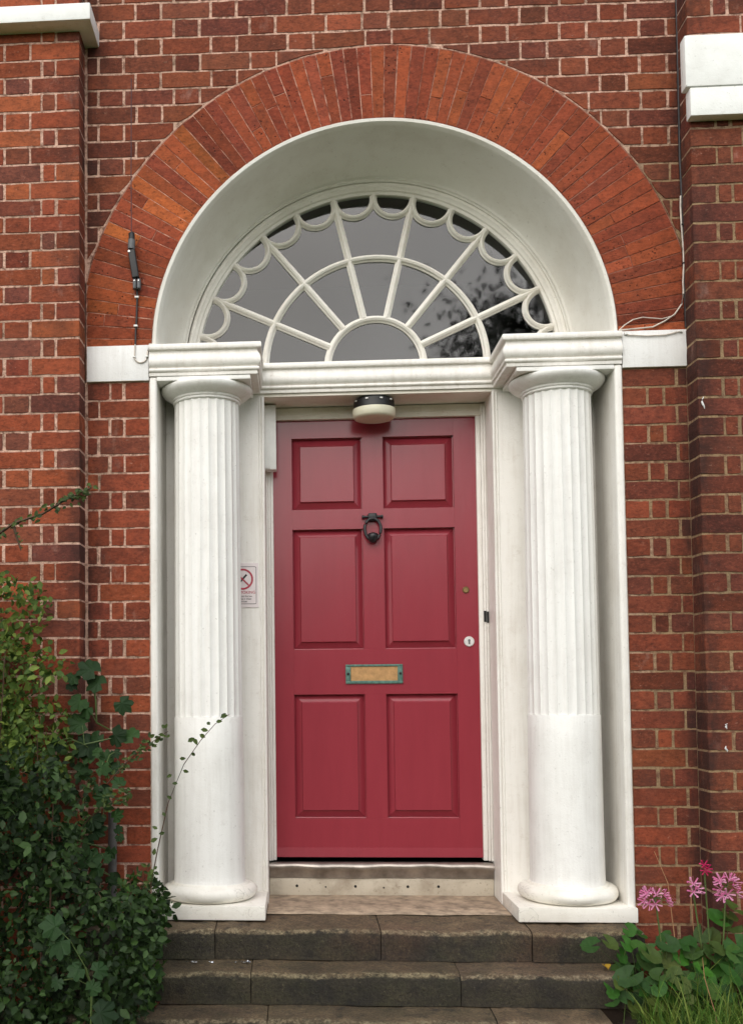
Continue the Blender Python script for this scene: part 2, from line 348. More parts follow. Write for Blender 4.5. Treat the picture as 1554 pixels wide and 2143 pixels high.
# ------------------------------------------------------------------ ground and hidden room
g = MB(); g.add([(-60, -60, -.40), (60, -60, -.40), (60, 3, -.40), (-60, 3, -.40)], [(0, 1, 2, 3)])
tag(g.build('ground', 'ground'), None, None, kind='structure')
g = MB()
bed = []
for i in range(31):
    for j in range(9):
        x = -2.6+i*5.2/30; y = -1.3+j*1.3/8
        edge = min(1, i/3, (30-i)/3, j/2); bed.append((x, y, -.404+edge*((.11 if x > .8 else .03)*min(1, max(0, (abs(x)-.74)/.1))+(.0+.012*math.sin(x*7+y*5)+random.uniform(0, .015)))))
tag(mesh_obj('flower_bed_ground', bed, [(i*9+j, (i+1)*9+j, (i+1)*9+j+1, i*9+j+1) for i in range(30) for j in range(8)], 'soil', smooth=60), None, None, kind='structure')
g = MB()
x0, x1, y0, y1, z0, z1 = -1.3, 1.3, .62, 2.6, -.1, 3.7
g.add([(x0, y0, z0), (x1, y0, z0), (x1, y1, z0), (x0, y1, z0), (x0, y0, z1), (x1, y0, z1), (x1, y1, z1), (x0, y1, z1)],
      [(0, 1, 2, 3), (4, 7, 6, 5), (0, 3, 7, 4), (1, 5, 6, 2), (3, 2, 6, 7)])
tag(g.build('hallway_room', 'dark', recalc=False), None, None, kind='structure')

# ------------------------------------------------------------------ bricks
def prism(poly, depth, inset=.0013, bev=.0034):
    """a brick: outline poly [(x,z)], front face at y=0, arris worn back, body to y=depth"""
    n = len(poly); cx = sum(p[0] for p in poly)/n; cz = sum(p[1] for p in poly)/n
    v = []
    for x, z in poly:
        d = math.hypot(x-cx, z-cz)+1e-6; k = max(0, 1-inset*1.3/d); v.append((cx+(x-cx)*k, random.uniform(-.0006, .0006), cz+(z-cz)*k))
    for x, z in poly: v.append((x, bev+random.uniform(-.0006, .0008), z))
    for x, z in poly: v.append((x, depth, z))
    f = [tuple(range(n))]
    for a in (0, n):
        for i in range(n): j = (i+1) % n; f.append((a+i, a+n+i, a+n+j, a+j))
    return v, f
def rect_poly(w, h, j=.0036):
    q = lambda: random.uniform(-j, j)
    c = .0012; e = .0
    bot = [(-w/2+c+abs(q())*.5, -h/2+abs(q())*.4), (-w/6+q()*5, -h/2+q()*.7), (w/6+q()*5, -h/2+q()*.7), (w/2-c-abs(q())*.5, -h/2+abs(q())*.4)]
    top = [(w/2-c-abs(q())*.5, h/2-abs(q())*.4), (w/6+q()*5, h/2+q()*.7), (-w/6+q()*5, h/2+q()*.7), (-w/2+c+abs(q())*.5, h/2-abs(q())*.4)]
    return bot+[(w/2-abs(q())*.5, q()*4)]+top+[(-w/2+abs(q())*.5, q()*4)]
POOL = {}
def brick_mesh(w, depth):
    for nom in (.055, .08, .104, .15, .215):
        if w <= nom+.012: break
    key = (nom, depth)
    if key not in POOL:
        POOL[key] = []
        for i in range(9 if nom > .1 else 5):
            v, f = prism(rect_poly(nom, .0695), depth); me = bpy.data.meshes.new('brick'); me.from_pydata(v, [], f); me.update()
            me.materials.append(M['brick']); POOL[key].append(me)
    return random.choice(POOL[key]), nom
PAL = [lin(122, 66, 46), lin(115, 61, 44), lin(128, 68, 47), lin(118, 67, 49), lin(108, 59, 45), lin(132, 71, 48), lin(122, 62, 43)]
PALP = [lin(134, 68, 45), lin(144, 74, 47), lin(122, 66, 49), lin(130, 65, 45), lin(115, 66, 54), lin(140, 70, 45), lin(152, 82, 51)]
PALR = [lin(116, 62, 45), lin(108, 57, 43), lin(102, 55, 44), lin(122, 64, 44), lin(112, 61, 46), lin(126, 67, 45)]
def jit(c, a=.12):
    k = .95*random.uniform(1-a, 1+a); t = random.random(); k *= .68 if t < .06 else (1.22 if t > .95 else 1); return (c[0]*k, c[1]*k*random.uniform(.94, 1.06), c[2]*k*random.uniform(.94, 1.06), 1)
def place_brick(parent, x0, x1, z0, z1, y, pal, depth=.04, slope=0.):
    w = x1-x0; h = z1-z0; me, nom = brick_mesh(w, depth)
    o = bpy.data.objects.new('brick', me); COL.objects.link(o); o.parent = parent
    o.location = ((x0+x1)/2, y+random.uniform(-.0012, .0008), (z0+z1)/2)
    o.scale = (w/nom, 1, h/.0695); o.rotation_euler = (random.uniform(-.01, .01), slope+random.uniform(-.006, .006), random.uniform(-.004, .004))
    if random.random() < .5 and depth < .1: o.scale.x *= -1; o.scale.y = 1
    c = jit(random.choice(pal)); o.color = c; return o

JT = .0080    # joint
ZL = [3.923, 3.838, 3.762, 3.684, 3.610, 3.537, 3.457, 3.379, 3.303, 3.226, 3.146, 3.071, 2.998, 2.926, 2.849, 2.772, 2.695, 2.620, 2.543, 2.466]
ZR = [3.891, 3.816, 3.738, 3.659, 3.578, 3.501, 3.421, 3.345, 3.262, 3.182, 3.106, 3.024, 2.945, 2.864, 2.783, 2.702, 2.620, 2.539, 2.458]
def upL(i): return ZL[i] if i >= 0 else ZL[0]-i*.078
def upR(i): return ZR[i] if i >= 0 else ZR[0]-i*.079
CX = 1.278          # the wall runs between the pilasters at +-CX
ARC = (0.0, 2.442); RO = 1.322
def arcz(x): return ARC[1]+math.sqrt(max(0, RO*RO-x*x)) if abs(x) < RO else -9

wall = thing('brick_wall', 'red brick wall surrounding the arched white doorway between the two brick pilasters', 'wall')
b = MB()
xs = [-CX-.02+(2*CX+.04)*i/60 for i in range(61)]
vv = []
for x in xs:
    zb = max(arcz(x)-.006, 2.62); vv += [(x, .0026, zb), (x, .0026, 4.75), (x, .3, zb), (x, .3, 4.75)]
ff = []
for i in range(60):
    a = i*4; c = a+4; ff += [(a, c, c+1, a+1), (a, a+2, c+2, c), (a+1, c+1, c+3, a+3), (a+2, a+3, c+3, c+2)]
b.add(vv, ff)
for s in (-1, 1):
    xa, xb = sorted((s*1.0015, s*(CX+.02))); b.box(xa, xb, .0026, .33, -.45, 2.304)
    xa, xb = sorted((s*.9965, s*(CX+.02))); b.box(xa, xb, .0255, .33, 2.304, 2.72)
b.build('mortar_bed', 'mortar', wall)
def cut_brick(parent, x0, x1, zt, zb, pal):
    """brick whose lower edge is cut to the curve of the arch"""
    n = 7; pts = []
    for i in range(n):
        x = x0+(x1-x0)*i/(n-1); pts.append((x, max(zb, arcz(x))))
    keep = [(x, z) for x, z in pts if z < zt-.006]
    if len(keep) < 2: return
    xa, xb = keep[0][0], keep[-1][0]
    # exact crossing of the top edge
    rr = RO*RO-(zt-.006-ARC[1])**2
    if rr > 0:
        xc = math.sqrt(rr)
        if keep[0] is not pts[0] and x0 < xc < xa+.2: xa = max(x0, min(xa, xc)); keep = [(xa, max(zb, arcz(xa)))]+keep
        if keep[-1] is not pts[-1] and x0 < -xc < x1: xb = min(x1, max(xb, -xc)); keep = keep+[(xb, max(zb, arcz(xb)))]
    if xb-xa < .02: return
    poly = keep+[(xb, zt), ((xa+xb)/2, zt+random.uniform(-.002, .002)), (xa, zt)]
    cx = (xa+xb)/2; cz = (zt+max(zb, keep[0][1]))/2
    v, f = prism([(x-cx, z-cz) for x, z in poly], .04)
    o = mesh_obj('brick', v, f, 'brick', parent); o.location = (cx, random.uniform(-.001, .001), cz); o.color = jit(random.choice(pal))
SU, HU = .2215, .1135
def row_cuts(i):
    """joint positions of an upper course, Flemish bond closing from both corners"""
    left = [-CX]; x = -CX; first = (i % 2 == 1)
    seq = ([SU, HU] if first else None)
    if not first: left += [-CX+.054]; x = -CX+.054; k = 0; pat = [HU, SU]
    else: pat = [SU, HU]; k = 0
    lim = random.uniform(-.55, .45)
    while x < lim: x += pat[k % 2]*random.uniform(.985, 1.015); left.append(x); k += 1
    right = [CX]; x = CX; k = 0
    if i % 2 == 0: pat = [SU, HU]
    else: right.append(CX-.054); x = CX-.054; pat = [HU, SU]
    stop = left[-1]+.05
    while x-pat[k % 2] > stop: x -= pat[k % 2]*random.uniform(.985, 1.015); right.append(x); k += 1
    cuts = left+sorted(right)
    out = [cuts[0]]
    for c in cuts[1:]:
        if c-out[-1] > .25: out.append((c+out[-1])/2)
        if c-out[-1] > .035: out.append(c)
    return out
HI = []
for i in range(-6, 19):
    if i <= 11:
        cuts = row_cuts(i)
        for x0, x1 in zip(cuts, cuts[1:]):
            t = ((x0+x1)/2+CX)/(2*CX); zt = upL(i)+(upR(i)-upL(i))*t; zb = upL(i+1)+(upR(i+1)-upL(i+1))*t
            if zt > 4.36: continue
            if zt > 4.1:
                HI.append((x0+JT/2, x1-JT/2, zb+JT/2, zt-JT/2)); continue
            a, bb = x0+JT/2, x1-JT/2; zt2, zb2 = zt-JT/2, zb+JT/2
            low = max(arcz(a), arcz(bb), arcz((a+bb)/2))
            if min(arcz(a), arcz(bb)) > zt2-.012 and low > zt2-.012: continue
            if low > zb2: cut_brick(wall, a, bb, zt2, zb2, PAL)
            else: place_brick(wall, a, bb, zb2, zt2, 0, PAL, slope=math.atan2(upL(i)-upR(i), 2*CX))
    else:
        for s, zz in ((-1, ZL), (1, ZR)):
            if i+1 >= len(zz): continue
            zt2, zb2 = zz[i]-JT/2, zz[i+1]+JT/2
            cuts = [CX, CX-.054, CX-.054-HU, CX-.054-HU-SU] if (i % 2 == 0) == (s < 0) else [CX, CX-SU, CX-SU-HU, CX-2*SU-HU]
            for c0, c1 in zip(cuts, cuts[1:]):
                a, bb = sorted((s*(c0-JT/2), s*(c1+JT/2)))
                low = max(arcz(a), arcz(bb))
                if min(arcz(a), arcz(bb)) > zt2-.01: continue
                if low > zb2: cut_brick(wall, a, bb, zt2, zb2, PAL)
                else: place_brick(wall, a, bb, zb2, zt2, 0, PAL)
PALLOW = [lin(132, 66, 45), lin(125, 63, 45), lin(138, 70, 47), lin(118, 64, 48), lin(144, 73, 47)]
for i in range(21, 55):
    zt = 2.303-.0799*(i-21); zt2, zb2 = zt-JT/2, zt-.0799+JT/2
    for s in (-1, 1):
        if s < 0: d = [(0, .054), (.054, .2755)] if i % 2 == 0 else [(0, .103), (.103, .165), (.165, .2755)]
        else: d = [(0, .105), (.105, .172), (.172, .2755)] if i % 2 == 0 else [(0, .052), (.052, .2755)]
        for k, (a0, a1) in enumerate(d):
            k1 = random.uniform(-.004, .004)
            a, bb = sorted((s*(CX-a0-JT/2), s*(CX-a1-(k1 if a1 < .27 else 0)+JT/2 if a1 < .27 else CX-a1+.001)))
            place_brick(wall, a, bb, zb2, zt2, 0, PALLOW if s < 0 else PALR+PALLOW[:2])

hb = MB()
for a, bb, zb_, zt_ in HI:
    v, f = prism(rect_poly(bb-a, zt_-zb_), .03); hb.add([(p[0]+(a+bb)/2, p[1], p[2]+(zb_+zt_)/2) for p in v], f)
ho = hb.build('brickwork', 'brick', wall, recalc=False); ho['kind'] = 'stuff'; ho.color = PAL[0]
# pilasters either side
def pilaster(s, edge, label, pal, yf):
    t = thing('brick_pilaster', label, 'pilaster', (0, 0, 0), 'brick pilasters either side of the doorway')
    far = 1.98
    b = MB(); xa, xb = sorted((s*(edge+.003), s*far)); b.box(xa, xb, yf+.0026, .3, -.45, 4.7)
    b.build('mortar_bed', 'mortar', t)
    i = -6
    while i < 55:
        if s < 0: zt, zb = (upL(i), upL(i+1)) if i < 19 else (2.466-(i-19)*.0799, 2.466-(i-18)*.0799)
        else: zt, zb = (upR(i), upR(i+1)) if i < 18 else (2.458-(i-18)*.0799, 2.458-(i-17)*.0799)
        if s < 0 and i >= 19: zt, zb = 2.463-.0799*(i-19), 2.463-.0799*(i-18)
        if i % 2 == 0: cuts = [0, .215, .215+HU, .44, .56]
        else: cuts = [0, .104, .165, .385, .5, .6]
        x = edge
        for c0, c1 in zip(cuts, cuts[1:]):
            k = random.uniform(-.004, .004)
            a, bb = sorted((s*(edge+c0+(JT/2 if c0 else 0)), s*(edge+c1-JT/2+k)))
            if abs(a) > 1.95 or abs(bb) > 1.97: continue
            if zt > 4.36: continue
            place_brick(t, a, bb, zb+JT/2, zt-JT/2, yf, pal, depth=.115 if c0 == 0 else .04)
        i += 1
    return t
pilL = pilaster(-1, 1.282, 'weathered red brick pilaster above the shrubs, with a thin white slab near its top', PALP, -.12)
pilR = pilaster(1, 1.264, 'dark red brick pilaster behind the pink flowers, under a deep white block', PALR, -.125)
for (x, z, h) in ((1.285, 2.115, .05), (1.335, .80, .022), (1.335, .71, .024)):
    v = [(x+random.uniform(-.006, .006)*(1 if k % 2 else .6)+.004*math.cos(k), -.128, z+h*(k/5-.5)) for k in range(6)]
    mb = MB(); mb.tube(v, [.001, .003, .004, .0035, .0025, .001], 6); mb.build('paint_splash', 'band', pilR, 60)
# the plain wall beyond the pilasters, out of the picture
for s, lab in ((-1, 'plain red brick wall beyond the weathered pilaster'), (1, 'plain red brick wall beyond the dark pilaster')):
    t = thing('brick_wall', lab, 'wall')
    b = MB(); xa, xb = sorted((s*1.97, s*5)); b.box(xa, xb, .0055, .3, -.45, 4.75); b.build('mortar_bed', 'mortar', t)
    b = MB()
    for i in range(60):
        zt = 4.3-.0799*i
        x = 1.985+(.11 if i % 2 else 0)
        while x < 3.2:
            w = .21; a, bb = sorted((s*x, s*(x+w))); v, f = prism(rect_poly(w, .0695), .03)
            b.add([(p[0]+(a+bb)/2, p[1], p[2]+zt-.04) for p in v], f); x += w+JT
    bo = b.build('brickwork', 'brick', t, recalc=False); bo['kind'] = 'stuff'; bo.color = PAL[2]

# arch of rubbed bricks
arch = thing('brick_arch', 'semicircular arch of orange-red rubbed bricks over the fanlight', 'arch')
b = MB(); prof = [(.9905, .0), (.9905, .006), (1.318, .006), (1.318, .25), (.9905, .25), (.9905, .006)]
vv = []; NA = 90
for k in range(NA+1):
    a = PI*k/NA
    for R in (.9915, 1.3165):
        R2 = min(R, (CX+.002)/max(1e-6, abs(math.cos(a)))); vv.append((R2*math.cos(a), .0012, ARC[1]+R2*math.sin(a)))
        vv.append((R2*math.cos(a), .2, ARC[1]+R2*math.sin(a)))
ff = []
for k in range(NA):
    a = k*4; c = a+4; ff += [(a, a+2, c+2, c), (a, c, c+1, a+1), (a+2, a+3, c+3, c+2)]
b.add(vv, ff); b.build('mortar_bed', 'archmortar', arch)
NV = 69
for k in range(NV):
    a0 = PI*k/NV; a1 = PI*(k+1)/NV; am = (a0+a1)/2
    rmax = min(1.313, (CX-.002)/max(1e-6, abs(math.cos(am))))
    sp = random.choice([.105, .105, .16, 0, 0, 0]) if k % 2 else random.choice([.2, .215, 0, 0, .11, 0])
    segs = [(.9925, .9925+sp), (.9925+sp, rmax)] if sp and .9925+sp < rmax-.03 else [(.9925, rmax)]
    for ra, rb in segs:
        gj = random.choice([.0009, .0012, .0018, .0022])
        ra2, rb2 = ra+.0012, rb-.0012
        pol = []
        for r, a, sg in ((ra2, a0, 1), (ra2, a1, -1), ((ra2+rb2)/2, a1, -1), (rb2, a1, -1), (rb2, am, 0), (rb2, a0, 1), ((ra2+rb2)/2, a0, 1)):
            aa = a+sg*(gj+random.uniform(0, .0008))/r; pol.append((r*math.cos(aa), ARC[1]+r*math.sin(aa)))
        pol = [(max(-CX+.002, min(CX-.002, x)), max(z, 2.4625)) for x, z in pol]
        zs = [z for x, z in pol]
        if max(zs)-min(zs) < .012: continue
        cx = sum(p[0] for p in pol)/len(pol); cz = sum(p[1] for p in pol)/len(pol)
        v, f = prism([(x-cx, z-cz) for x, z in pol], .03, .0012, .0016)
        o = mesh_obj('brick', v, f, 'rubbed', arch); o.location = (cx, random.uniform(-.0022, .0002), cz)
        bl = .45*math.sin(k*1.1+1)+.4*math.sin(k*1.9+ra*9)+(.7 if 50 < k < 64 else 0)
        base = random.choice([lin(146, 72, 46), lin(138, 66, 44), lin(150, 76, 47), lin(132, 64, 45)])
        if random.random() < (.26 if 46 < k < 66 else .05): base = random.choice([lin(176, 96, 52), lin(162, 84, 48)])
        o.color = jit(tuple(q*(1+.10*bl) for q in base[:3])+(1,), .05)

# white stone caps on the pilasters
t = thing('coping_stone', 'thin white painted stone slab capping the weathered left-hand pilaster', 'stone block', (0, 0, 0), 'white coping stones')
b = MB(); b.bbox(-2.1, -1.220, -.20, .02, 3.806, 3.880, .008); b.build('slab', 'cap', t, 40)
t = thing('coping_stone', 'deep two-tier white painted stone block on the dark pilaster', 'stone block', (0, 0, 0), 'white coping stones')
b = MB(); b.bbox(1.2315, 2.1, -.182, -.1255, 3.4085, 3.6255, .008); b.build('upper_block', 'cap', t, 40)
b = MB(); b.bbox(1.2500, 2.08, -.177, -.1255, 3.289, 3.4075, .005); b.build('lower_block', 'cap', t, 40)

# impost bands
for s, lab in ((-1, 'white painted impost band beside the black aerial'), (1, 'white painted impost band with a loose cable along its top')):
    xa, xb = sorted((s*1.0025, s*1.2745)); b = MB(); b.bbox(xa, xb, -.014, .02, 2.3035, 2.4605, .004)
    tag(b.build('impost_band', 'band', smooth=40), lab, 'band', 'impost bands')

# ------------------------------------------------------------------ door surround
sur = thing('door_surround', 'white painted classical door surround with moulded cornice and arched reveal', 'door surround')
PX = .532
for s in (-1, 1):
    xa, xb = sorted((s*.9685, s*1.001)); b = MB(); b.bbox(xa, xb, -.012, .33, .0, 2.3195, .011, 3); b.build('outer_frame', 'white', sur, 50)
    xa, xb = sorted((s*.516, s*.968)); b = MB(); b.box(xa, xb, .30, .34, .0, 2.3215); b.build('back_panel', 'white', sur)
    # bead on the inner edge of the panel, and jamb with stop mouldings
    b = MB()
    for xo, r in ((.522, .008), (.537, .0045)):
        b.tube([(s*xo, .301, .0), (s*xo, .301, 2.305)], r, 10)
    b.build('edge_bead', 'white', sur, 60)
    xa, xb = sorted((s*.5155, s*.58)); b = MB(); b.box(xa, xb, .3415, .60, .0, 2.31); b.build('jamb', 'white', sur)
    xi = .481 if s < 0 else .474
    b = MB()
    for (p, q, yy) in ((xi, .494, .492), (.4945, .505, .478), (.5055, .515, .470)):
        xa, xb = sorted((s*p, s*q)); b.bbox(xa, xb, yy, .56, .165, 2.30, .003)
    b.build('door_stop', 'white', sur, 40)
# head of the opening
b = MB(); b.box(-.5155, .5155, .300, .56, 2.306, 2.3195); b.box(-.514, .514, .485, .56, 2.246, 2.3015); b.build('door_head', 'soffit', sur)
# cornice: profile swept round the entablature blocks and the transom
prof = [(0, 2.3205), (.046, 2.3205), (.0475, 2.333), (.044, 2.335), (.050, 2.3365), (.0545, 2.341), (.0555, 2.346), (.053, 2.351), (.047, 2.353), (.047, 2.355),
        (.054, 2.360), (.0595, 2.368), (.062, 2.378), (.0615, 2.389), (.058, 2.400), (.0525, 2.410), (.0485, 2.419), (.0475, 2.430), (.0625, 2.4325), (.064, 2.436), (.064, 2.451), (.060, 2.4565), (0, 2.4575)]
F0, F1 = .030, .335
path = [(-1.0, F0), (-.579, F0), (-.579, F1), (.567, F1), (.567, F0), (.999, F0)]
def offset_path(p, d):
    out = []
    for i in range(len(p)):
        n = []
        for a, c in ((i-1, i), (i, i+1)):
            if a < 0 or c >= len(p): continue
            t_ = (Vector(p[c])-Vector(p[a])).normalized(); n.append(Vector((t_.y, -t_.x)))
        if len(n) == 1: out.append(Vector(p[i])+n[0]*d)
        else: bi = (n[0]+n[1]); out.append(Vector(p[i])+bi*d/(1+n[0].dot(n[1])))
    return out
v = []; m_ = len(prof)
for d, z in prof:
    for q in offset_path(path, d): v.append((q.x, q.y, z))
L_ = len(path); f = [(k*L_+i, k*L_+i+1, (k+1)*L_+i+1, (k+1)*L_+i) for k in range(m_-1) for i in range(L_-1)]
b = MB(); b.add(v, f); b.build('cornice', 'white', sur, 40)
b = MB(); b.box(-1.0, -.5785, F0+.001, .42, 2.321, 2.457); b.box(.5665, .999, F0+.001, .42, 2.321, 2.457); b.box(-.5995, .5895, F1+.001, .43, 2.3325, 2.456)
b.build('entablature_core', 'white', sur)
# arched reveal
rp = [(.9905, .035), (.9905, .001), (.986, -.006), (.974, -.004), (.966, .008), (.962, .024), (.956, .10), (.950, .18), (.942, .25), (.930, .295), (.912, .338), (.904, .346), (.894, .348), (.892, .358), (.886, .36), (.886, .44)]
b = MB(); b.ring(rp, (0, ARC[1]+.001), 0, PI, 96); b.build('arched_reveal', 'plaster', sur, 30)

# columns
def column(s, label):
    c = (s*.766, .148, 0); t = thing('column', label, 'column', c, 'fluted columns flanking the door')
    b = MB(); xa, xb = sorted((s*.518, s*.9975)); b.bbox(xa-c[0], xb-c[0], -.05-c[1], .299-c[1], .001, .061, .005); b.build('plinth', 'base', t, 40)
    b = MB()
    pr = [(.12, .062)]+[(.172+.034*math.cos(a), .094+.031*math.sin(a)) for a in [(-80+i*17.5)*PI/180 for i in range(11)]]+[(.170, .124), (.164, .131), (.156, .135)]
    n = 56; bm = []
    for r, z in pr:
        for k in range(n):
            a = 2*PI*k/n; w = 1+.006*math.sin(3*a+1)+.006*math.sin(7*a); bm.append((r*w*math.cos(a), r*w*math.sin(a), z+.003*math.sin(2*a+s)*(1 if z > .09 else 0)))
    b.add(bm, [(i*n+k, i*n+(k+1) % n, (i+1)*n+(k+1) % n, (i+1)*n+k) for i in range(len(pr)-1) for k in range(n)])
    b.build('base_torus', 'base', t, 50)
    b = MB(); b.lathe([(.158, .130), (.1552, .146), (.154, .17), (.153, .4), (.1512, .7), (.1508, .84), (.1495, .845), (.1455, .8455)], (0, 0, 0), 64); b.build('plain_drum', 'column', t, 40)
    # fluted shaft
    NF, K = 24, 6; v = []; rows = [(.846, .1478), (.86, .1478), (1.1, .1474), (1.5, .1462), (1.85, .1446), (2.234, .1428)]
    for z, r in rows:
        for q in range(NF):
            for k in range(K):
                tt = k/K; a = 2*PI*(q+tt+.5)/NF; d = .0058*math.sin(PI*tt)**.8 if k else 0; v.append(((r-d)*math.cos(a), (r-d)*math.sin(a), z))
    n = NF*K; f = [(i*n+k, i*n+(k+1) % n, (i+1)*n+(k+1) % n, (i+1)*n+k) for i in range(len(rows)-1) for k in range(n)]
    b = MB(); b.add(v, f); b.build('fluted_shaft', 'column', t, 22)
    cap = MB(); cap.lathe([(.12, 2.229), (.1455, 2.229), (.149, 2.232), (.149, 2.237), (.146, 2.2385), (.146, 2.241), (.153, 2.2425), (.1545, 2.2475), (.1525, 2.251)]+
                          [(.1525+.050*math.sin(PI/2*u), 2.251+.040*u**1.3) for u in [i/8 for i in range(1, 9)]]+[(.2015, 2.2955), (.196, 2.2995), (.17, 2.3)], (0, 0, 0), 64)
    cp = cap.build('capital', 'column', t, 35)
    b = MB(); b.bbox(-.203, .203, -.160, .15, 2.3005, 2.3195, .003); b.build('abacus', 'column', cp, 40)
    return t
column(-1, 'white fluted column on the hinge side of the red door, behind the arching twig')
column(1, 'white fluted column on the lock side of the red door, beside the pink flowers')

# ------------------------------------------------------------------ fanlight
fan = thing('fanlight', 'semicircular fanlight with radiating glazing bars and scalloped rim above the red door', 'fanlight')
C1 = Vector((.004, 2.466)); C2 = Vector((.004, 2.444)); RR = .834; RH, RM = .2225, .513
BP = [(-.0165, .412), (-.0165, .396), (-.0105, .392), (-.008, .380), (-.0045, .377), (0, .3735), (.0045, .377), (.008, .380), (.0105, .392), (.0165, .396), (.0165, .412)]
b = MB(); b.ring([(.886, .372), (.880, .366), (.868, .366), (.862, .374), (.852, .377), (.848, .386), (.836, .390), (.832, .412)], (C2.x, C2.y), 0, PI, 96); b.build('rim_frame', 'fan', fan, 40)
b = MB(); b.bbox(-.87, .87, .372, .43, 2.4575, 2.484, .004); b.build('bottom_rail', 'fan', fan, 40)
def arc_pts(c, r, a0, a1, n): return [(c.x+r*math.cos(a0+(a1-a0)*k/n), c.y+r*math.sin(a0+(a1-a0)*k/n)) for k in range(n+1)]
for nm, r in (('hub_bar', RH), ('arc_bar', RM)):
    a = math.asin(.012/r); b = MB(); b.bar(arc_pts(C1, r, a, PI-a, 48), BP); b.build(nm, 'fan', fan, 35)
cusp = [C2+Vector((math.cos(PI*k/14), math.sin(PI*k/14)))*RR for k in range(15)]
for k in range(2, 14, 2):
    P = cusp[k]; d = (P-C1).normalized(); A = C1+d*(RH+.008); B_ = P-d*.03
    b = MB(); b.bar([tuple(A), tuple(A.lerp(B_, .5)), tuple(B_)], BP); b.build('glazing_bar', 'fan', fan, 35)
scal = []
for k in range(14):
    P, Q = cusp[k], cusp[k+1]; mid = (P+Q)/2; rad = (Q-P).length/2*.97; ax = (Q-P).normalized(); inn = (C2-mid).normalized()
    pts = [mid-ax*rad*math.cos(PI*i/16)+inn*rad*1.02*math.sin(PI*i/16) for i in range(17)]
    pts = [p for p in pts if p.y > 2.47]
    scal.append(pts)
    if len(pts) > 3:
        b = MB(); b.bar([tuple(p) for p in pts], [(w*.86, y+.001) for w, y in BP]); b.build('scallop', 'fan', fan, 35)
def pane(pts):
    pts = [(x, max(z, 2.478)) for x, z in pts]
    cx = sum(p[0] for p in pts)/len(pts); cz = sum(p[1] for p in pts)/len(pts)
    me = bpy.data.meshes.new('pane'); n = len(pts)
    vs = [(x-cx, 0, z-cz) for x, z in pts]+[(x-cx, .003, z-cz) for x, z in pts]
    me.from_pydata(vs, [], [tuple(range(n))])     # single sheet of glass
    me.update(); o = obj_of('pane', me, 'glass', fan); o.location = (cx, .4035, cz)
    o.rotation_euler = (random.uniform(-.006, .006), 0, random.uniform(-.012, .012)); return o
pane([tuple(p) for p in arc_pts(C1, RH, 0, PI, 24)])
angs = [0]+[math.atan2((cusp[k]-C1).y, (cusp[k]-C1).x) for k in range(2, 14, 2)]+[PI]
for i in range(7):
    a0, a1 = angs[i], angs[i+1]
    pane(arc_pts(C1, RM, a0, a1, 10)+arc_pts(C1, RH, a1, a0, 6))
    outer = arc_pts(C1, RM, a1, a0, 10); s1 = [tuple(p) for p in scal[2*i]]; s2 = [tuple(p) for p in scal[2*i+1]]
    pane(outer+([(cusp[2*i].x, cusp[2*i].y)]+s1+s2+[(cusp[2*i+2].x, cusp[2*i+2].y)]))
    for k in (2*i, 2*i+1):
        a = math.atan2((cusp[k]-C2).y, (cusp[k]-C2).x); a2 = math.atan2((cusp[k+1]-C2).y, (cusp[k+1]-C2).x)
        if len(scal[k]) > 4: pane([tuple(p) for p in scal[k]]+arc_pts(C2, RR, a2, a, 4))

# ------------------------------------------------------------------ front door
DY = .51
door = thing('front_door', 'red gloss painted six-panel front door with black ring knocker', 'door', (0, DY, 0))
XL, XR, ZB, ZT = -.484, .477, .177, 2.2475
cols = [(XL, -.392), (-.392, -.059), (-.059, .039), (.039, .371), (.371, XR)]
zc = [(ZB, .358), (.358, .938), (.938, 1.150), (1.150, 1.722), (1.722, 1.815), (1.815, 2.160), (2.160, ZT)]
b = MB()
b.box(XL, -.392, 0, .045, ZB, ZT); b.build('stile', 'door', door)
b = MB(); b.box(.371, XR, 0, .045, ZB, ZT); b.build('stile', 'door', door)
for z0, z1 in (zc[0], zc[2], zc[4], zc[6]):
    b = MB(); b.box(-.3918, .3708, .0003, .0447, z0, z1); b.build('rail', 'door', door)
for z0, z1 in (zc[1], zc[3], zc[5]):
    b = MB(); b.box(-.059, .039, .0006, .0444, z0+.0002, z1-.0002); b.build('muntin', 'door', door)
for (z0, z1) in (zc[1], zc[3], zc[5]):
    for x0, x1 in ((-.3915, -.0594), (.0394, .3706)):
        mgn = .036 if z1 < 2 else .039
        rings = [(0, .0165), (.004, .0175), (.0045, .0270), (mgn-.002, .0130), (mgn, .0055), (mgn+.002, .0040)]
        v = []; f = []
        for ins, y in rings: v += [(x0+ins, y, z0+ins), (x1-ins, y, z0+ins), (x1-ins, y, z1-ins), (x0+ins, y, z1-ins)]
        for k in range(len(rings)-1):
            for i in range(4): j = (i+1) % 4; f.append((k*4+i, k*4+j, k*4+4+j, k*4+4+i))
        k = (len(rings)-1)*4; f.append((k, k+1, k+2, k+3))
        b = MB(); b.add(v, f); b.build('panel', 'door', door, recalc=False)
b = MB(); v = [(XL-.004, -.001, .222), (XR+.004, -.001, .222), (XR+.006, -.006, .178), (XL-.006, -.006, .178), (XL-.008, .02, .172), (XR+.008, .02, .172), (XL-.004, .02, .222), (XR+.004, .02, .222)]
b.add(v, [(0, 1, 2, 3), (3, 2, 5, 4), (6, 7, 1, 0), (0, 3, 4, 6), (1, 7, 5, 2)]); b.build('weather_board', 'door', door)
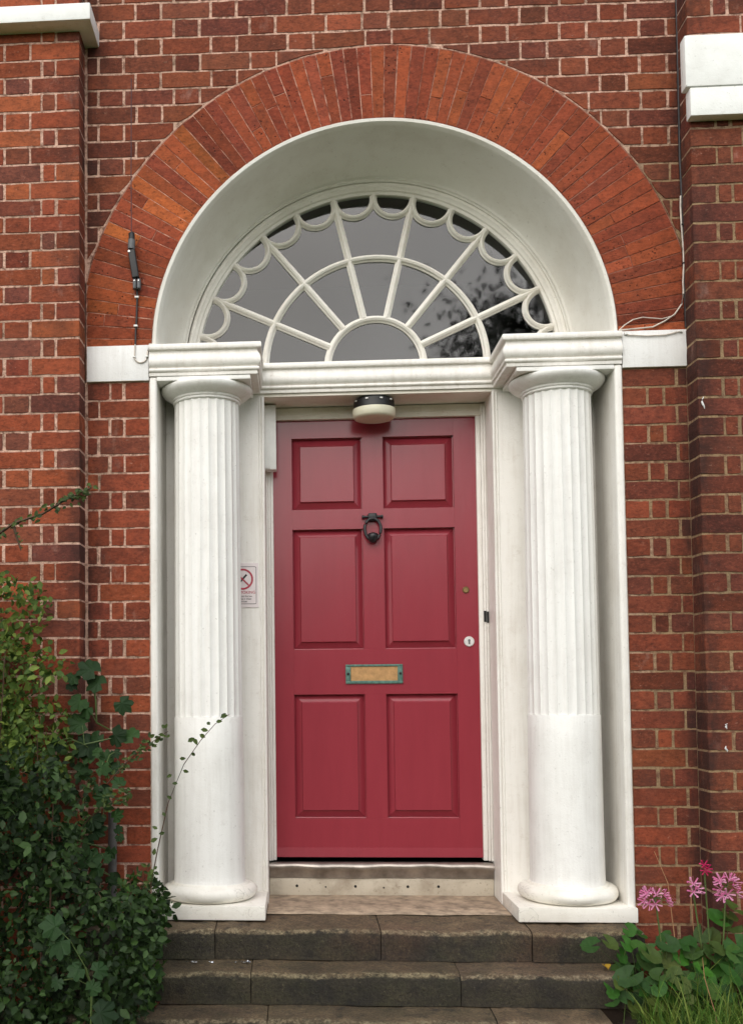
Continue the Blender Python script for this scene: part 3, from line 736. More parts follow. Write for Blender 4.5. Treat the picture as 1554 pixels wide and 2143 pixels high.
# knocker
kn = thing('knocker', None, None); kn.parent = door; kn.location = (-.014, -.004, 1.774); kn.scale = (.88, .9, .84);
b = MB(); b.tube([(-.054, -.014, 0), (.054, -.014, .002)], .0075, 10); b.tube([(-.056, -.014, 0), (-.046, -.014, 0)], .0105, 10); b.tube([(.046, -.014, .002), (.056, -.014, .002)], .0105, 10); b.build('hinge_pin', 'iron', kn, 50)
b = MB(); b.bbox(-.024, .024, -.024, .006, -.024, .022, .009, 3); b.build('back_plate', 'iron', kn, 40)
b = MB(); rp_ = []
for i in range(33):
    a = 2*PI*i/32; rp_.append((.043*math.sin(a), -.020-.012*(1-math.cos(a))/2, -.068+.058*math.cos(a) if math.cos(a) > -.2 else -.068+.066*math.cos(a)))
b.tube(rp_, .0085, 10, False); b.build('ring', 'iron', kn, 80)
b = MB(); b.lathe([(.004, -.037), (.016, -.034), (.027, -.012), (.030, .004), (.025, .016), (.012, .022), (.003, .023)], (0, -.026, -.112), 20); b.build('striker', 'iron', kn, 60)
# letter plate
lp = thing('letter_plate', None, None); lp.parent = door; lp.location = (-.0155, -.001, 1.0325)
b = MB(); w, h, fwid = .1335, .0455, .013
for x0, x1, z0, z1 in ((-w, w, h-.010, h), (-w, w, -h, -h+.014), (-w, -w+.024, -h+.0142, h-.0102), (w-.024, w, -h+.0142, h-.0102)): b.bbox(x0, x1, -.006, .004, z0, z1, .002)
b.build('plate_frame', 'verdigris', lp, 40)
b = MB(); b.box(-w+.023, w-.023, -.0012, .002, -h+.013, h-.009); b.build('blocking_card', 'cardboard', lp)
for s in (-1, 1):
    b = MB(); b.disc_y([(.0065, 0), (.006, -.003), (.002, -.004)], (s*(w-.012), -.006, .002), 14); b.build('screw', 'black', lp, 40)
b = MB(); b.disc_y([(.0155, .002), (.0155, -.005), (.0125, -.008), (.0115, -.006), (.004, -.006)], (.417, 0, 1.424), 24); lc = b.build('lock_cylinder', 'brass', door, 40)
b = MB(); b.disc_y([(.024, .002), (.024, -.003), (.021, -.006), (.008, -.006)], (.428, 0, 1.181), 32); es = b.build('escutcheon', 'steel', door, 40)
b = MB(); b.disc_y([(.0058, -.0055), (.0055, -.0085), (.001, -.0085)], (.428, 0, 1.186), 16); b.bbox(.4245, .4315, -.008, -.0055, 1.168, 1.184, .001); b.build('keyhole', 'greyrub', es, 40)
# latch slot in the jamb
b = MB(); b.bbox(.493, .5045, .4745, .479, 1.27, 1.322, .001); b.bbox(.505, .514, .4665, .4695, 1.265, 1.318, .001); b.build('latch_slot', 'black', sur)

# threshold
th = thing('threshold', 'worn threshold of metal strip over white board below the red door', 'threshold', (0, .45, 0))
pr = [(.497, .158), (.470, .158), (.460, .155), (.4535, .147), (.452, .138), (.456, .128), (.462, .120), (.466, .088)]
v = []; NX = 40
for i in range(NX+1):
    x = -.5145+1.029*i/NX; w = .0025*math.sin(x*9)+.0018*math.sin(x*31+1)
    for k, (y, z) in enumerate(pr): v.append((x, y-.45+(w if k > 2 else 0), z+(w*.8 if 2 < k < 6 else 0)))
f = [(i*8+k, i*8+k+1, (i+1)*8+k+1, (i+1)*8+k) for i in range(NX) for k in range(7)]
b = MB(); b.add(v, f); b.build('metal_strip', 'alu', th, 50)
b = MB(); b.bbox(-.5145, .5145, .02, .11, .003, .087, .004); b.build('sill_board', 'board', th, 40)
for i, x in enumerate((-.388, -.255, -.118, .012, .122, .262)):
    b = MB(); b.disc_y([(.0065 if i % 2 == 0 or i == 5 else .004, 0), (.0055 if i % 2 == 0 or i == 5 else .0035, -.0012)], (x, .0195, .047+random.uniform(-.004, .004)), 12); b.build('screw_hole', 'black', th)
v = []; f = []
for i in range(31):
    x = -.516+1.032*i/30; yf = .088+.003*math.sin(x*23)+.002*math.sin(x*51)+random.uniform(-.002, .002)
    for y, z in ((yf-.002, .0005), (yf, .0035), (.26, .006), (.475, .009)): v.append((x, y-.45, z+.0008*math.sin(x*17+y*9)))
f = [(i*4+k, i*4+k+1, (i+1)*4+k+1, (i+1)*4+k) for i in range(30) for k in range(3)]
b = MB(); b.add(v, f); b.build('worn_sill', 'sill', th, 60)

# ------------------------------------------------------------------ steps
def worn_block(x0, x1, y0, y1, z0, z1, seed):
    rnd = random.Random(seed); nx, ny = max(3, int((x1-x0)/.022)), 5; v = []; f = []
    prof = lambda: [(y1, z1), ((y0+y1)/2, z1), (y0+.05, z1), (y0+.018, z1-.002), (y0+.006, z1-.008), (y0, z1-.022), (y0+.002, (z0+z1)/2), (y0+.004, z0)]
    ph = rnd.uniform(0, 6)
    for i in range(nx+1):
        x = x0+(x1-x0)*i/nx; e = .006 if i in (0, nx) else (.002 if i in (1, nx-1) else 0)
        for k, (y, z) in enumerate(prof()):
            w = .006*math.sin(x*4.1+ph)+.004*math.sin(x*11+ph*2)+rnd.uniform(-.003, .003)
            edge = 1 if 2 <= k <= 5 else .3
            v.append((x, y+(w*.7+e if k > 1 else 0), z-(abs(w)*1.1+rnd.uniform(0, .003)+e)*edge*(1 if k < 6 else 0)))
    m = 8; f = [(i*m+k, i*m+k+1, (i+1)*m+k+1, (i+1)*m+k) for i in range(nx) for k in range(m-1)]
    f += [tuple(range(m)), tuple(nx*m+k for k in reversed(range(m)))]
    return v, f
def step(label, y0, y1, z0, z1, joints, tint):
    t = thing('stone_step', label, 'step', (0, y0, z0), 'stone steps to the door')
    for k, (a, c) in enumerate(zip(joints, joints[1:])):
        v, f = worn_block(a+.0018, c-.0018, 0, y1-y0, 0, z1-z0, hash((k, int(y0*1000))) & 255)
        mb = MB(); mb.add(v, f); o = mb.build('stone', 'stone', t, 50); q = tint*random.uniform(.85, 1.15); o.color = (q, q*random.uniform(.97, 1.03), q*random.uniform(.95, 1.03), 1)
    b = MB(); b.box(joints[0]+.01, joints[-1]-.01, .03, y1-y0, -.1, z1-z0-.035); b.build('joint_fill', 'soil', t)
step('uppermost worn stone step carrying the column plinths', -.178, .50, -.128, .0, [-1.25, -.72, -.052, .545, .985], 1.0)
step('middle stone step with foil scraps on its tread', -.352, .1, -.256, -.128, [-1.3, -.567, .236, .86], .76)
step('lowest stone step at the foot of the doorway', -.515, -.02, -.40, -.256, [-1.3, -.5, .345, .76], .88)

# ------------------------------------------------------------------ fittings
t = thing('bulkhead_lamp', 'round bulkhead lamp, black base and cream diffuser, under the door head', 'lamp', (-.008, .383, 2.3015))
b = MB(); b.lathe([(.02, 0), (.086, 0), (.0915, -.004), (.093, -.010), (.0935, -.040), (.096, -.0445), (.09, -.0455)], (0, 0, 0), 48); b.build('base', 'black', t, 40)
b = MB(); b.lathe([(.09, -.0455), (.0985, -.046), (.099, -.06), (.097, -.078), (.091, -.087), (.08, -.0905), (.05, -.092), (.01, -.0925)], (0, 0, 0), 48); b.build('diffuser', 'lampglass', t, 60)
for a in (3.6, 4.3, 5.0, 5.6):
    b = MB(); b.bbox(-.006, .006, -.004, .003, -.003, .003, .001); q = b.build('clip', 'plastic', t); q.location = (.0935*math.cos(a), .0935*math.sin(a), -.013); q.rotation_euler.z = a+PI/2
b = MB(); b.bbox(-.521, -.463, .405, .468, 1.992, 2.298, .004); b.bbox(-.516, -.492, .399, .406, 1.996, 2.292, .002)
tag(b.build('sensor_box', 'plastic', smooth=40), 'slim white plastic box fixed to the door frame above the hinge side', 'box')

sg = thing('no_smoking_sign', 'small no smoking sign half hidden behind the fluted column', 'sign', (-.620, .299, 1.4385))
b = MB(); b.bbox(-.072, .072, -.0025, .0005, -.102, .102, .001); b.build('plate', 'signplate', sg)
def rr_ring(w, h, r, th_, y):
    v = []; n = 6
    for off in (0, th_):
        for cx, cz, a0 in ((w-r, h-r, 0), (-w+r, h-r, PI/2), (-w+r, -h+r, PI), (w-r, -h+r, 1.5*PI)):
            for i in range(n+1): a = a0+PI/2*i/n; v.append((cx+(r-off)*math.cos(a), y, cz+(r-off)*math.sin(a)))
    N = 4*(n+1); return v, [(i, (i+1) % N, N+(i+1) % N, N+i) for i in range(N)]
v, f = rr_ring(.063, .086, .008, .002, -.0034); b = MB(); b.add(v, f); b.build('border', 'signblack', sg)
b = MB(); n = 40; v = [(r*math.cos(2*PI*k/n), -.0036, .028+r*math.sin(2*PI*k/n)) for r in (.0485, .040) for k in range(n)]
b.add(v, [(k, (k+1) % n, n+(k+1) % n, n+k) for k in range(n)]); b.build('prohibition_ring', 'signred', sg)
def strip(l, w, a, c, y):
    d = Vector((math.cos(a), math.sin(a))); nn = Vector((-d.y, d.x)); p = [c+d*l+nn*w, c-d*l+nn*w, c-d*l-nn*w, c+d*l-nn*w]; return [(q.x, y, q.y) for q in p]
b = MB(); b.add(strip(.028, .0042, math.radians(48), Vector((0, .028)), -.0034), [(0, 1, 2, 3)]); b.build('cigarette', 'signblack', sg)
b = MB(); b.add(strip(.041, .0032, math.radians(-45), Vector((0, .028)), -.0042), [(0, 1, 2, 3)]); b.build('slash', 'signred', sg)
for txt, z, size, mat in (('NO SMOKING', -.0385, .0185, 'signred'), ('It is against the law', -.0535, .0112, 'signblack'), ('to smoke in these', -.0655, .0112, 'signblack'), ('premises', -.0775, .0112, 'signblack')):
    cu = bpy.data.curves.new('lettering', 'FONT'); cu.body = txt; cu.size = size; cu.align_x = 'CENTER'; cu.materials.append(M[mat]); cu.extrude = .0002
    tmp = bpy.data.objects.new('lettering_curve', cu); COL.objects.link(tmp); bpy.context.view_layer.update()
    me = bpy.data.meshes.new_from_object(tmp.evaluated_get(bpy.context.evaluated_depsgraph_get())); bpy.data.objects.remove(tmp); me.name = 'lettering'
    o = bpy.data.objects.new('lettering', me); COL.objects.link(o); o.parent = sg; o.location = (0, -.0034, z); o.rotation_euler = (PI/2, 0, 0)

# aerial on the arch
ae = thing('wall_aerial', 'black aerial bracket with thin wire hanging on the left of the arch', 'aerial', (-1.07, 0, 2.8))
def part_tube(nm, pts, r, mat, par, n=8):
    b = MB(); b.tube([Vector(p)-par.location for p in pts], r, n); return b.build(nm, mat, par, 60)
part_tube('wire', [(-1.072, -.03, 3.64), (-1.074, -.032, 3.2), (-1.073, -.034, 2.95)], .0022, 'wire', ae, 6)
part_tube('cable_gland', [(-1.073, -.034, 2.95), (-1.0725, -.034, 2.946), (-1.072, -.034, 2.916)], [.008, .0135, .0135], 'black', ae, 14)
part_tube('connector', [(-1.072, -.034, 2.918), (-1.074, -.034, 2.876)], .0155, 'greyrub', ae, 14)
b = MB(); b.bbox(-.0155, .0155, -.012, .012, -.064, .064, .006, 3); q = b.build('insulator_arm', 'black', ae, 40); q.location = Vector((-1.064, -.034, 2.810))-ae.location; q.rotation_euler = (0, -.15, 0)
b = MB(); b.disc_y([(.006, 0), (.005, -.003), (.001, -.0035)], (-.012, -.047, .062), 12); b.build('bolt', 'steel', ae, 40)
for dx in (-.0085, .0095):
    b = MB(); b.bbox(-.0075, .0075, -.008, .02, -.022, .022, .005, 3); q = b.build('bracket_foot', 'greyrub', ae, 40); q.location = Vector((-1.052+dx, -.03, 2.724))-ae.location
    b = MB(); b.disc_y([(.0035, 0), (.003, -.002)], (0, 0, 0), 10); q = b.build('bolt', 'steel', ae, 40); q.location = Vector((-1.052+dx, -.0385, 2.736))-ae.location
part_tube('down_cable', [(-1.053, -.012, 2.71), (-1.053, -.01, 2.66), (-1.056, -.009, 2.58), (-1.060, -.009, 2.52), (-1.061, -.013, 2.462)], .0042, 'cableblack', ae)
for z, x in ((2.672, -1.054), (2.545, -1.059)):
    b = MB(); b.bbox(-.0085, .0085, -.007, .006, -.004, .004, .001); q = b.build('cable_clip', 'plastic', ae); q.location = Vector((x, -.012, z))-ae.location
lp_ = [(-1.061, -.018, 2.462), (-1.063, -.0185, 2.42)]+[(-1.037+.027*math.cos(a), -.0185, 2.405+.024*math.sin(a)) for a in [PI+PI*i/8 for i in range(9)]]+[(-1.006, -.0185, 2.43), (-.998, -.02, 2.462), (-.99, -.012, 2.464)]
part_tube('cable_loop', lp_, .003, 'cablewhite', ae)
for x in (-1.065, -1.0095):
    b = MB(); b.bbox(-.006, .006, -.005, .004, -.0025, .0025, .001); q = b.build('cable_clip', 'plastic', ae); q.location = Vector((x, -.0185, 2.407))-ae.location

cb = thing('black_cable', 'black cable running down the inner corner of the dark pilaster', 'cable', (1.26, -.012, 3))
part_tube('cable', [(1.2685, -.010, 4.5), (1.2665, -.010, 3.7), (1.264, -.012, 3.42), (1.262, -.012, 3.2), (1.2665, -.012, 2.96), (1.266, -.012, 2.75), (1.268, -.010, 2.47)], .006, 'cableblack', cb)
cw = thing('white_cable', 'thin white cable curling over the impost band on the lock side', 'cable', (1.2, -.014, 2.6))
part_tube('cable', [(1.258, -.018, 3.03), (1.2555, -.020, 2.98), (1.2575, -.020, 2.9), (1.262, -.020, 2.8), (1.262, -.020, 2.73), (1.257, -.020, 2.66), (1.2585, -.018, 2.61), (1.25, -.016, 2.565), (1.222, -.014, 2.525), (1.18, -.012, 2.497), (1.13, -.014, 2.473), (1.06, -.016, 2.467), (.995, -.016, 2.463)], .0034, 'cablewhite', cw)
part_tube('cable', [(1.222, -.012, 2.521), (1.17, -.012, 2.507), (1.09, -.013, 2.516), (1.05, -.014, 2.507), (1.015, -.015, 2.485), (.99, -.016, 2.462)], .0025, 'cablewhite', cw)
part_tube('cable', [(1.01, -.020, 2.448), (1.03, -.020, 2.440), (1.10, -.020, 2.434), (1.18, -.020, 2.436), (1.25, -.020, 2.452)], .003, 'cablewhite', cw)
for x, z in ((1.018, 2.446), (1.244, 2.450), (1.262, 2.905), (1.263, 2.74)):
    b = MB(); b.bbox(-.006, .006, -.006, .006, -.004, .004, .001); q = b.build('cable_clip', 'plastic' if z < 2.5 else 'cableblack', cw); q.location = Vector((x, -.018, z))-cw.location
b = MB(); b.tube([(-1.158, -.06, -.38), (-1.158, -.06, .30), (-1.157, -.06, .452)], .0185, 14)
tag(b.build('standpipe', 'pipe', smooth=50), 'short grey standpipe against the wall among the shrub leaves', 'pipe')

def foil(name, label, c, n, spread):
    b = MB()
    for i in range(n):
        x = c[0]+random.uniform(-spread, spread); y = c[1]+random.uniform(-.012, .012); s_ = random.uniform(.006, .013); z = c[2]
        pts = [(x+random.uniform(-s_, s_), y+random.uniform(-s_, s_)*.6, z+random.uniform(.001, .009)) for _ in range(6)]
        b.add(pts, [(0, 1, 2), (0, 2, 3), (2, 4, 3), (1, 5, 2), (2, 5, 4)])
    o = b.build(name, 'foil', recalc=False); o['kind'] = 'thing'; return tag(o, label, 'litter')
foil('foil_scrap', 'crumpled silver foil scrap on the middle step', (-.60, -.225, -.129), 12, .032)
foil('foil_scrap', 'thin shreds of silver foil on the middle step by the shrub', (-.78, -.222, -.129), 9, .055)

for lab, x, y, z, col in (('curled reddish fallen leaf on the lowest step by the shrub', -.93, -.40, -.2545, lin(112, 52, 32)), ('small yellow fallen leaf at the planted end of the middle step', .80, -.28, -.1265, lin(176, 142, 40))):
    v = []; f = []
    for i in range(6):
        u = i/5; w = .017*math.sin(PI*(.08+.88*u))
        for k in (-1, 0, 1): v.append((x+k*w, y+(u-.5)*.05, z+.004+abs(k)*.010+.006*math.sin(u*PI)))
    f = [(i*3+k, i*3+k+1, i*3+k+4, i*3+k+3) for i in range(5) for k in range(2)]
    mb = MB(); mb.add(v, f); tag(mb.build('fallen_leaf', simple('fallen_leaf', col, .7), smooth=60), lab, 'leaf')
# ------------------------------------------------------------------ plants
def leaf_tmpl():
    v = np.array([(0, 0, 0), (-.30, .35, .06), (.30, .35, .06), (0, .42, -.03), (-.22, .72, .04), (.22, .72, .04), (0, 1, -.08)])
    f = np.array([(0, 3, 1), (0, 2, 3), (1, 3, 4), (2, 5, 3), (3, 6, 4), (3, 5, 6)]); return v, f
def in_poly(x, z, poly):
    c = False; j = len(poly)-1
    for i in range(len(poly)):
        xi, zi = poly[i]; xj, zj = poly[j]
        if (zi > z) != (zj > z) and x < (xj-xi)*(z-zi)/(zj-zi)+xi: c = not c
        j = i
    return c
def foliage_arrays(P, sizes, tm, face=(0, -.75, .55), spread=.75, rs=None):
    rs = rs or np.random.RandomState(3); v0, f0 = tm; n = len(P)
    nrm = np.array(face)+rs.normal(0, spread, (n, 3)); nrm /= np.linalg.norm(nrm, axis=1)[:, None]
    d = rs.normal(0, 1, (n, 3))+np.array((0, -.2, -.5)); d -= nrm*(d*nrm).sum(1)[:, None]; d /= np.linalg.norm(d, axis=1)[:, None]
    s = np.cross(d, nrm); sz = np.asarray(sizes)[:, None, None]
    V = P[:, None, :]+sz*(v0[None, :, 0:1]*s[:, None, :]+v0[None, :, 1:2]*d[:, None, :]+v0[None, :, 2:3]*nrm[:, None, :])
    F = (f0[None]+(np.arange(n)*len(v0))[:, None, None]).reshape(-1, 3)
    return V.reshape(-1, 3), F
def np_mesh(name, V, F, mat, parent=None):
    me = bpy.data.meshes.new(name); me.vertices.add(len(V)); me.vertices.foreach_set('co', np.asarray(V, dtype=np.float32).ravel())
    k = F.shape[1]; me.loops.add(len(F)*k); me.loops.foreach_set('vertex_index', F.astype(np.int32).ravel())
    me.polygons.add(len(F)); me.polygons.foreach_set('loop_start', np.arange(0, len(F)*k, k, dtype=np.int32)); me.polygons.foreach_set('loop_total', np.full(len(F), k, dtype=np.int32))
    me.update(calc_edges=True); me.validate(); return obj_of(name, me, mat, parent)
def fill_poly(poly, n, y0, y1, rs, clump=0):
    xs = [p[0] for p in poly]; zs = [p[1] for p in poly]; out = []
    cen = [(rs.uniform(min(xs), max(xs)), rs.uniform(y0, y1), rs.uniform(min(zs), max(zs))) for _ in range(clump)] if clump else None
    while len(out) < n:
        if clump and rs.rand() < .75:
            c = cen[rs.randint(clump)]; q = (c[0]+rs.normal(0, .05), min(y1, max(y0, c[1]+rs.normal(0, .05))), c[2]+rs.normal(0, .05))
        else: q = (rs.uniform(min(xs), max(xs)), rs.uniform(y0, y1), rs.uniform(min(zs), max(zs)))
        # rounded front: points close to the outline stay near mid depth
        if in_poly(q[0], q[2], poly): out.append(q)
    return np.array(out)
POLYA = [(-2.164, 1.527), (-1.492, 1.432), (-1.417, 1.393), (-1.35, 1.308), (-1.378, 1.178), (-1.294, 1.075), (-1.341, 0.955), (-1.284, 0.807), (-1.303, 0.605), (-1.415, 0.495), (-2.152, 0.31)]
POLYB = [(-2.112, 0.76), (-1.316, 0.757), (-1.225, 0.631), (-1.16, 0.613), (-1.15, 0.435), (-1.19, 0.346), (-1.153, 0.24), (-1.045, 0.205), (-0.955, 0.223), (-0.893, 0.153), (-0.875, 0.109), (-0.888, -0.04), (-0.903, -0.162), (-0.957, -0.272), (-0.976, -0.395), (-2.099, -0.395)]
POLYC = [(-1.118, 0.177), (-1.048, 0.241), (-0.996, 0.25), (-0.922, 0.192), (-0.889, 0.123), (-0.895, 0.014), (-0.908, -0.096), (-0.924, -0.223), (-1.072, -0.242), (-1.09, -0.024)]
rs = np.random.RandomState(11)
def shrub(name, label, poly, n, y0, y1, size, mat, stems, clump, base):
    t = thing(name, label, 'shrub', base)
    P = fill_poly(poly, n, y0, y1, rs, clump); V, F = foliage_arrays(P, size*rs.choice([.55, .75, .95, 1.1, 1.35], n)*rs.uniform(.85, 1.15, n), leaf_tmpl(), rs=rs)
    o = np_mesh('foliage', V-np.array(base), F, mat, t); o['kind'] = 'stuff'
    for i in range(stems):
        q = P[rs.randint(len(P))]; a = np.array((q[0]+rs.uniform(-.15, .05), (y0+y1)/2, base[2])); m1 = (a+q)/2+rs.normal(0, .04, 3)
        b = MB(); b.tube([a-base, m1-base, np.array(q)-base], [.006, .004, .0018], 6); b.build('stem', 'stem', t, 60)
    return t
shrub('shrub', 'yellow-green leafy shrub against the left-hand pilaster', POLYA, 5200, -.5, -.15, .031, 'leafyellow', 10, 60, np.array((-1.6, -.35, -.39)))
shrub('shrub', 'dense dark green small-leaved shrub filling the bottom corner beside the steps', POLYB, 13500, -.85, -.2, .033, 'leafdark', 14, 130, np.array((-1.4, -.5, -.39)))
shrub('shrub', 'low bright green bush next to the left column plinth', POLYC, 900, -.55, -.3, .030, 'leafmid', 6, 22, np.array((-1.0, -.42, -.39)))

def lobed_leaf(seed):
    r = random.Random(seed); pts = []
    lob = [(0, 1.0), (14, .86), (24, .70), (34, .84), (46, .92), (60, .78), (70, .64), (84, .76), (100, .74), (125, .6), (150, .56), (170, .2)]
    seq = [(a, q) for a, q in lob]+[(-a, q) for a, q in reversed(lob[1:])]
    v = [(0, 0, .02)]
    for a, q in seq:
        A = math.radians(a+r.uniform(-4, 4)); q *= r.uniform(.92, 1.08); v.append((q*.62*math.sin(A), q*.62*math.cos(A), -.10*q*q+r.uniform(-.04, .04)))
    n = len(seq); f = [(0, 1+(i+1) % n, 1+i) for i in range(n)]
    me = bpy.data.meshes.new('leaf'); me.from_pydata(v, [], f); me.update(); me.materials.append(M['leafvine']); return me
def round_leaf(seed):
    r = random.Random(seed); n = 19; v = [(0, 0, -.10)]
    for rad, zz in ((.28, -.01), (.52, .03)):
        for i in range(n):
            a = math.radians(-160+320*i/(n-1)); q = rad*(1+.05*math.cos(a*9)+r.uniform(-.05, .05))*(1+.12*math.cos(2*a+seed)); v.append((q*math.sin(a), q*math.cos(a), zz+r.uniform(-.03, .03)))
    f = [(0, 2+i, 1+i) for i in range(n-1)]+[(1+i, 2+i, n+2+i, n+1+i) for i in range(n-1)]
    me = bpy.data.meshes.new('leaf'); me.from_pydata(v, [], f); me.update(); me.materials.append(M['leafround']); me.polygons.foreach_set('use_smooth', [True]*len(me.polygons)); return me
def orient(nrm, up):
    nrm = nrm.normalized(); x = up.cross(nrm).normalized(); y = nrm.cross(x); return Matrix((x, y, nrm)).transposed().to_euler()
VINE = [(-1.214, -0.22, 1.047, 0.112), (-1.186, -0.22, 0.992, 0.097), (-1.291, -0.22, 1.021, 0.068), (-1.301, -0.22, 0.989, 0.058), (-1.263, -0.22, 0.921, 0.087), (-1.232, -0.22, 0.889, 0.077), (-1.256, -0.22, 0.831, 0.106), (-1.09, -0.22, 0.91, 0.087), (-1.222, -0.22, 0.749, 0.116), (-1.218, -0.22, 0.699, 0.077), (-1.118, -0.22, 0.78, 0.097), (-1.049, -0.22, 0.776, 0.087), (-1.118, -0.22, 0.712, 0.05), (-1.155, -0.22, 0.685, 0.068), (-1.132, -0.22, 0.65, 0.077), (-1.264, -0.22, 0.633, 0.087), (-1.135, -0.32, 0.537, 0.094), (-1.189, -0.32, 0.452, 0.085), (-1.181, -0.32, 0.407, 0.085), (-1.283, -0.32, 0.373, 0.076), (-1.203, -0.32, 0.288, 0.113), (-1.168, -0.32, 0.258, 0.076), (-1.312, -0.32, 0.239, 0.104), (-1.333, -0.32, 0.48, 0.066), (-1.391, -0.32, 0.367, 0.066), (-1.084, -0.32, 0.593, 0.066)]
rv = random.Random(31)
for i in range(30): VINE.append((rv.uniform(-1.36, -1.10), rv.uniform(-.34, -.18), rv.uniform(.18, .80), rv.uniform(.035, .075)))
VINE2 = [(-1.21, -0.88, 0.155, 0.096), (-1.19, -0.88, 0.103, 0.105), (-1.13, -0.88, 0.011, 0.07), (-1.064, -0.88, 0.008, 0.07), (-1.202, -0.88, -0.03, 0.053), (-1.085, -0.88, -0.055, 0.061), (-1.055, -0.88, -0.135, 0.105), (-1.094, -0.88, -0.24, 0.088), (-.957, -0.86, -0.22, 0.061)]
LOB = [lobed_leaf(i) for i in range(6)]; RND = [round_leaf(i) for i in range(6)]
def vine(label, L, base):
    t = thing('lobed_leaf_vine', label, 'climbing plant', base)
    for x, y, z, s in L:
        o = bpy.data.objects.new('leaf', random.choice(LOB)); COL.objects.link(o); o.parent = t; o.location = Vector((x, y, z))-Vector(base); o.scale = (s, s, s)
        o.rotation_euler = orient(Vector((random.uniform(-.5, .5), -1, random.uniform(.1, .8))), Vector((random.uniform(-.9, .9), 0, random.uniform(-1, .7))))
    ys = sorted(L, key=lambda q: q[2]); pts = [Vector(base)]+[Vector((q[0]*.5+ys[0][0]*.5, q[1]+.03, q[2])) for q in ys[::3]]
    b = MB(); b.tube([p-Vector(base) for p in pts], .004, 6); b.build('stem', 'greenstem', t, 60)
    for x, y, z, s in L[::2]:
        b = MB(); c = min(pts, key=lambda p: (p-Vector((x, y, z-.05))).length); b.tube([c-Vector(base), (c+Vector((x, y, z)))/2+Vector((0, 0, .02))-Vector(base), Vector((x, y+.004, z))-Vector(base)], .0018, 5); b.build('stalk', 'greenstem', t, 60)
vine('tall vine with large lobed leaves climbing the brick corner', VINE, (-1.23, -.22, -.39))
vine('low trailing vine with lobed leaves over the dark shrub', VINE2, (-1.12, -.84, -.39))

def small_leaf():
    v, f = leaf_tmpl(); me = bpy.data.meshes.new('leaf'); me.from_pydata([tuple(p) for p in v], [], [tuple(q) for q in f]); me.update(); me.materials.append(M['leaftwig']); return me
SML = small_leaf()
def twig(label, paths, leaves, rad, base):
    t = thing('twig', label, 'twig', base); base = Vector(base)
    for p in paths:
        b = MB(); n = len(p); b.tube([Vector(q)-base for q in p], [rad*(1-.6*i/(n-1)) for i in range(n)], 6); b.build('stem', 'stem', t, 60)
    for x, y, z, s in leaves:
        o = bpy.data.objects.new('leaf', SML); COL.objects.link(o); o.parent = t; o.location = Vector((x, y, z))-base; o.scale = (s, s, s)
        o.rotation_euler = orient(Vector((random.uniform(-.6, .6), -1, random.uniform(-.2, 1))), Vector((random.uniform(-1, 1), 0, random.uniform(-.7, .7))))
TW1 = [(-0.96, -0.45, 0.10), (-0.937, -0.45, 0.241), (-0.911, -0.45, 0.368), (-0.873, -0.45, 0.531), (-0.812, -0.45, 0.677), (-0.747, -0.45, 0.768), (-0.691, -0.45, 0.831), (-0.636, -0.45, 0.867)]
TW1L = [(-0.858, -0.455, 0.546), (-0.835, -0.455, 0.604), (-0.815, -0.455, 0.655), (-0.828, -0.455, 0.699), (-0.783, -0.455, 0.722), (-0.796, -0.455, 0.763), (-0.728, -0.455, 0.78), (-0.746, -0.455, 0.81), (-0.709, -0.455, 0.828), (-0.687, -0.455, 0.84), (-0.669, -0.455, 0.855), (-0.643, -0.455, 0.866), (-0.913, -0.455, 0.432), (-0.886, -0.455, 0.419), (-0.929, -0.455, 0.332), (-0.941, -0.455, 0.383), (-0.857, -0.455, 0.639), (-0.774, -0.455, 0.777), (-0.895, -0.455, 0.495)]
twig('thin arching twig with paired leaves crossing in front of the left column', [TW1], [q+(random.uniform(.022, .032),) for q in TW1L], .0028, (-.96, -.45, .10))
def along(path, n, sp, s0, s1):
    out = []
    for i in range(n):
        u = random.uniform(0, len(path)-1.001); k = int(u); p = Vector(path[k]).lerp(Vector(path[k+1]), u-k)
        out.append((p.x+random.gauss(0, sp), p.y+random.gauss(0, sp), p.z+random.gauss(0, sp), random.uniform(s0, s1)))
    return out
TW2 = [(-1.135, -0.3, 0.591), (-1.068, -0.3, 0.667), (-1.01, -0.3, 0.714), (-0.952, -0.3, 0.758), (-0.89, -0.3, 0.799)]
twig('leafy dark sprig reaching past the edge of the door surround', [TW2], along(TW2, 60, .010, .016, .028), .003, TW2[0])
TW4 = [(-1.30, -.32, .34), (-1.20, -.34, .46), (-1.10, -.35, .53), (-1.03, -.35, .56)]
twig('dark leafy sprig rising behind the short grey standpipe', [TW4], along(TW4, 60, .016, .018, .03), .003, TW4[0])
TW5 = [(-1.06, -.42, -.1), (-1.01, -.46, .10), (-.97, -.47, .22), (-.945, -.47, .30)]
twig('upright leafy sprig at the corner of the left plinth', [TW5], along(TW5, 46, .018, .018, .03), .003, TW5[0])
TW3 = [(-1.719, -0.4, 1.498), (-1.584, -0.4, 1.562), (-1.488, -0.4, 1.627), (-1.372, -0.4, 1.663), (-1.277, -0.4, 1.719), (-1.177, -0.4, 1.764)]
TW3B = [(-1.491, -0.4, 1.622), (-1.476, -0.4, 1.57), (-1.46, -0.4, 1.519)]
twig('knobbly leafy branch reaching across the left pilaster', [TW3, TW3B], along(TW3, 130, .010, .018, .030)+along(TW3B, 10, .006, .012, .02), .007, TW3[0])

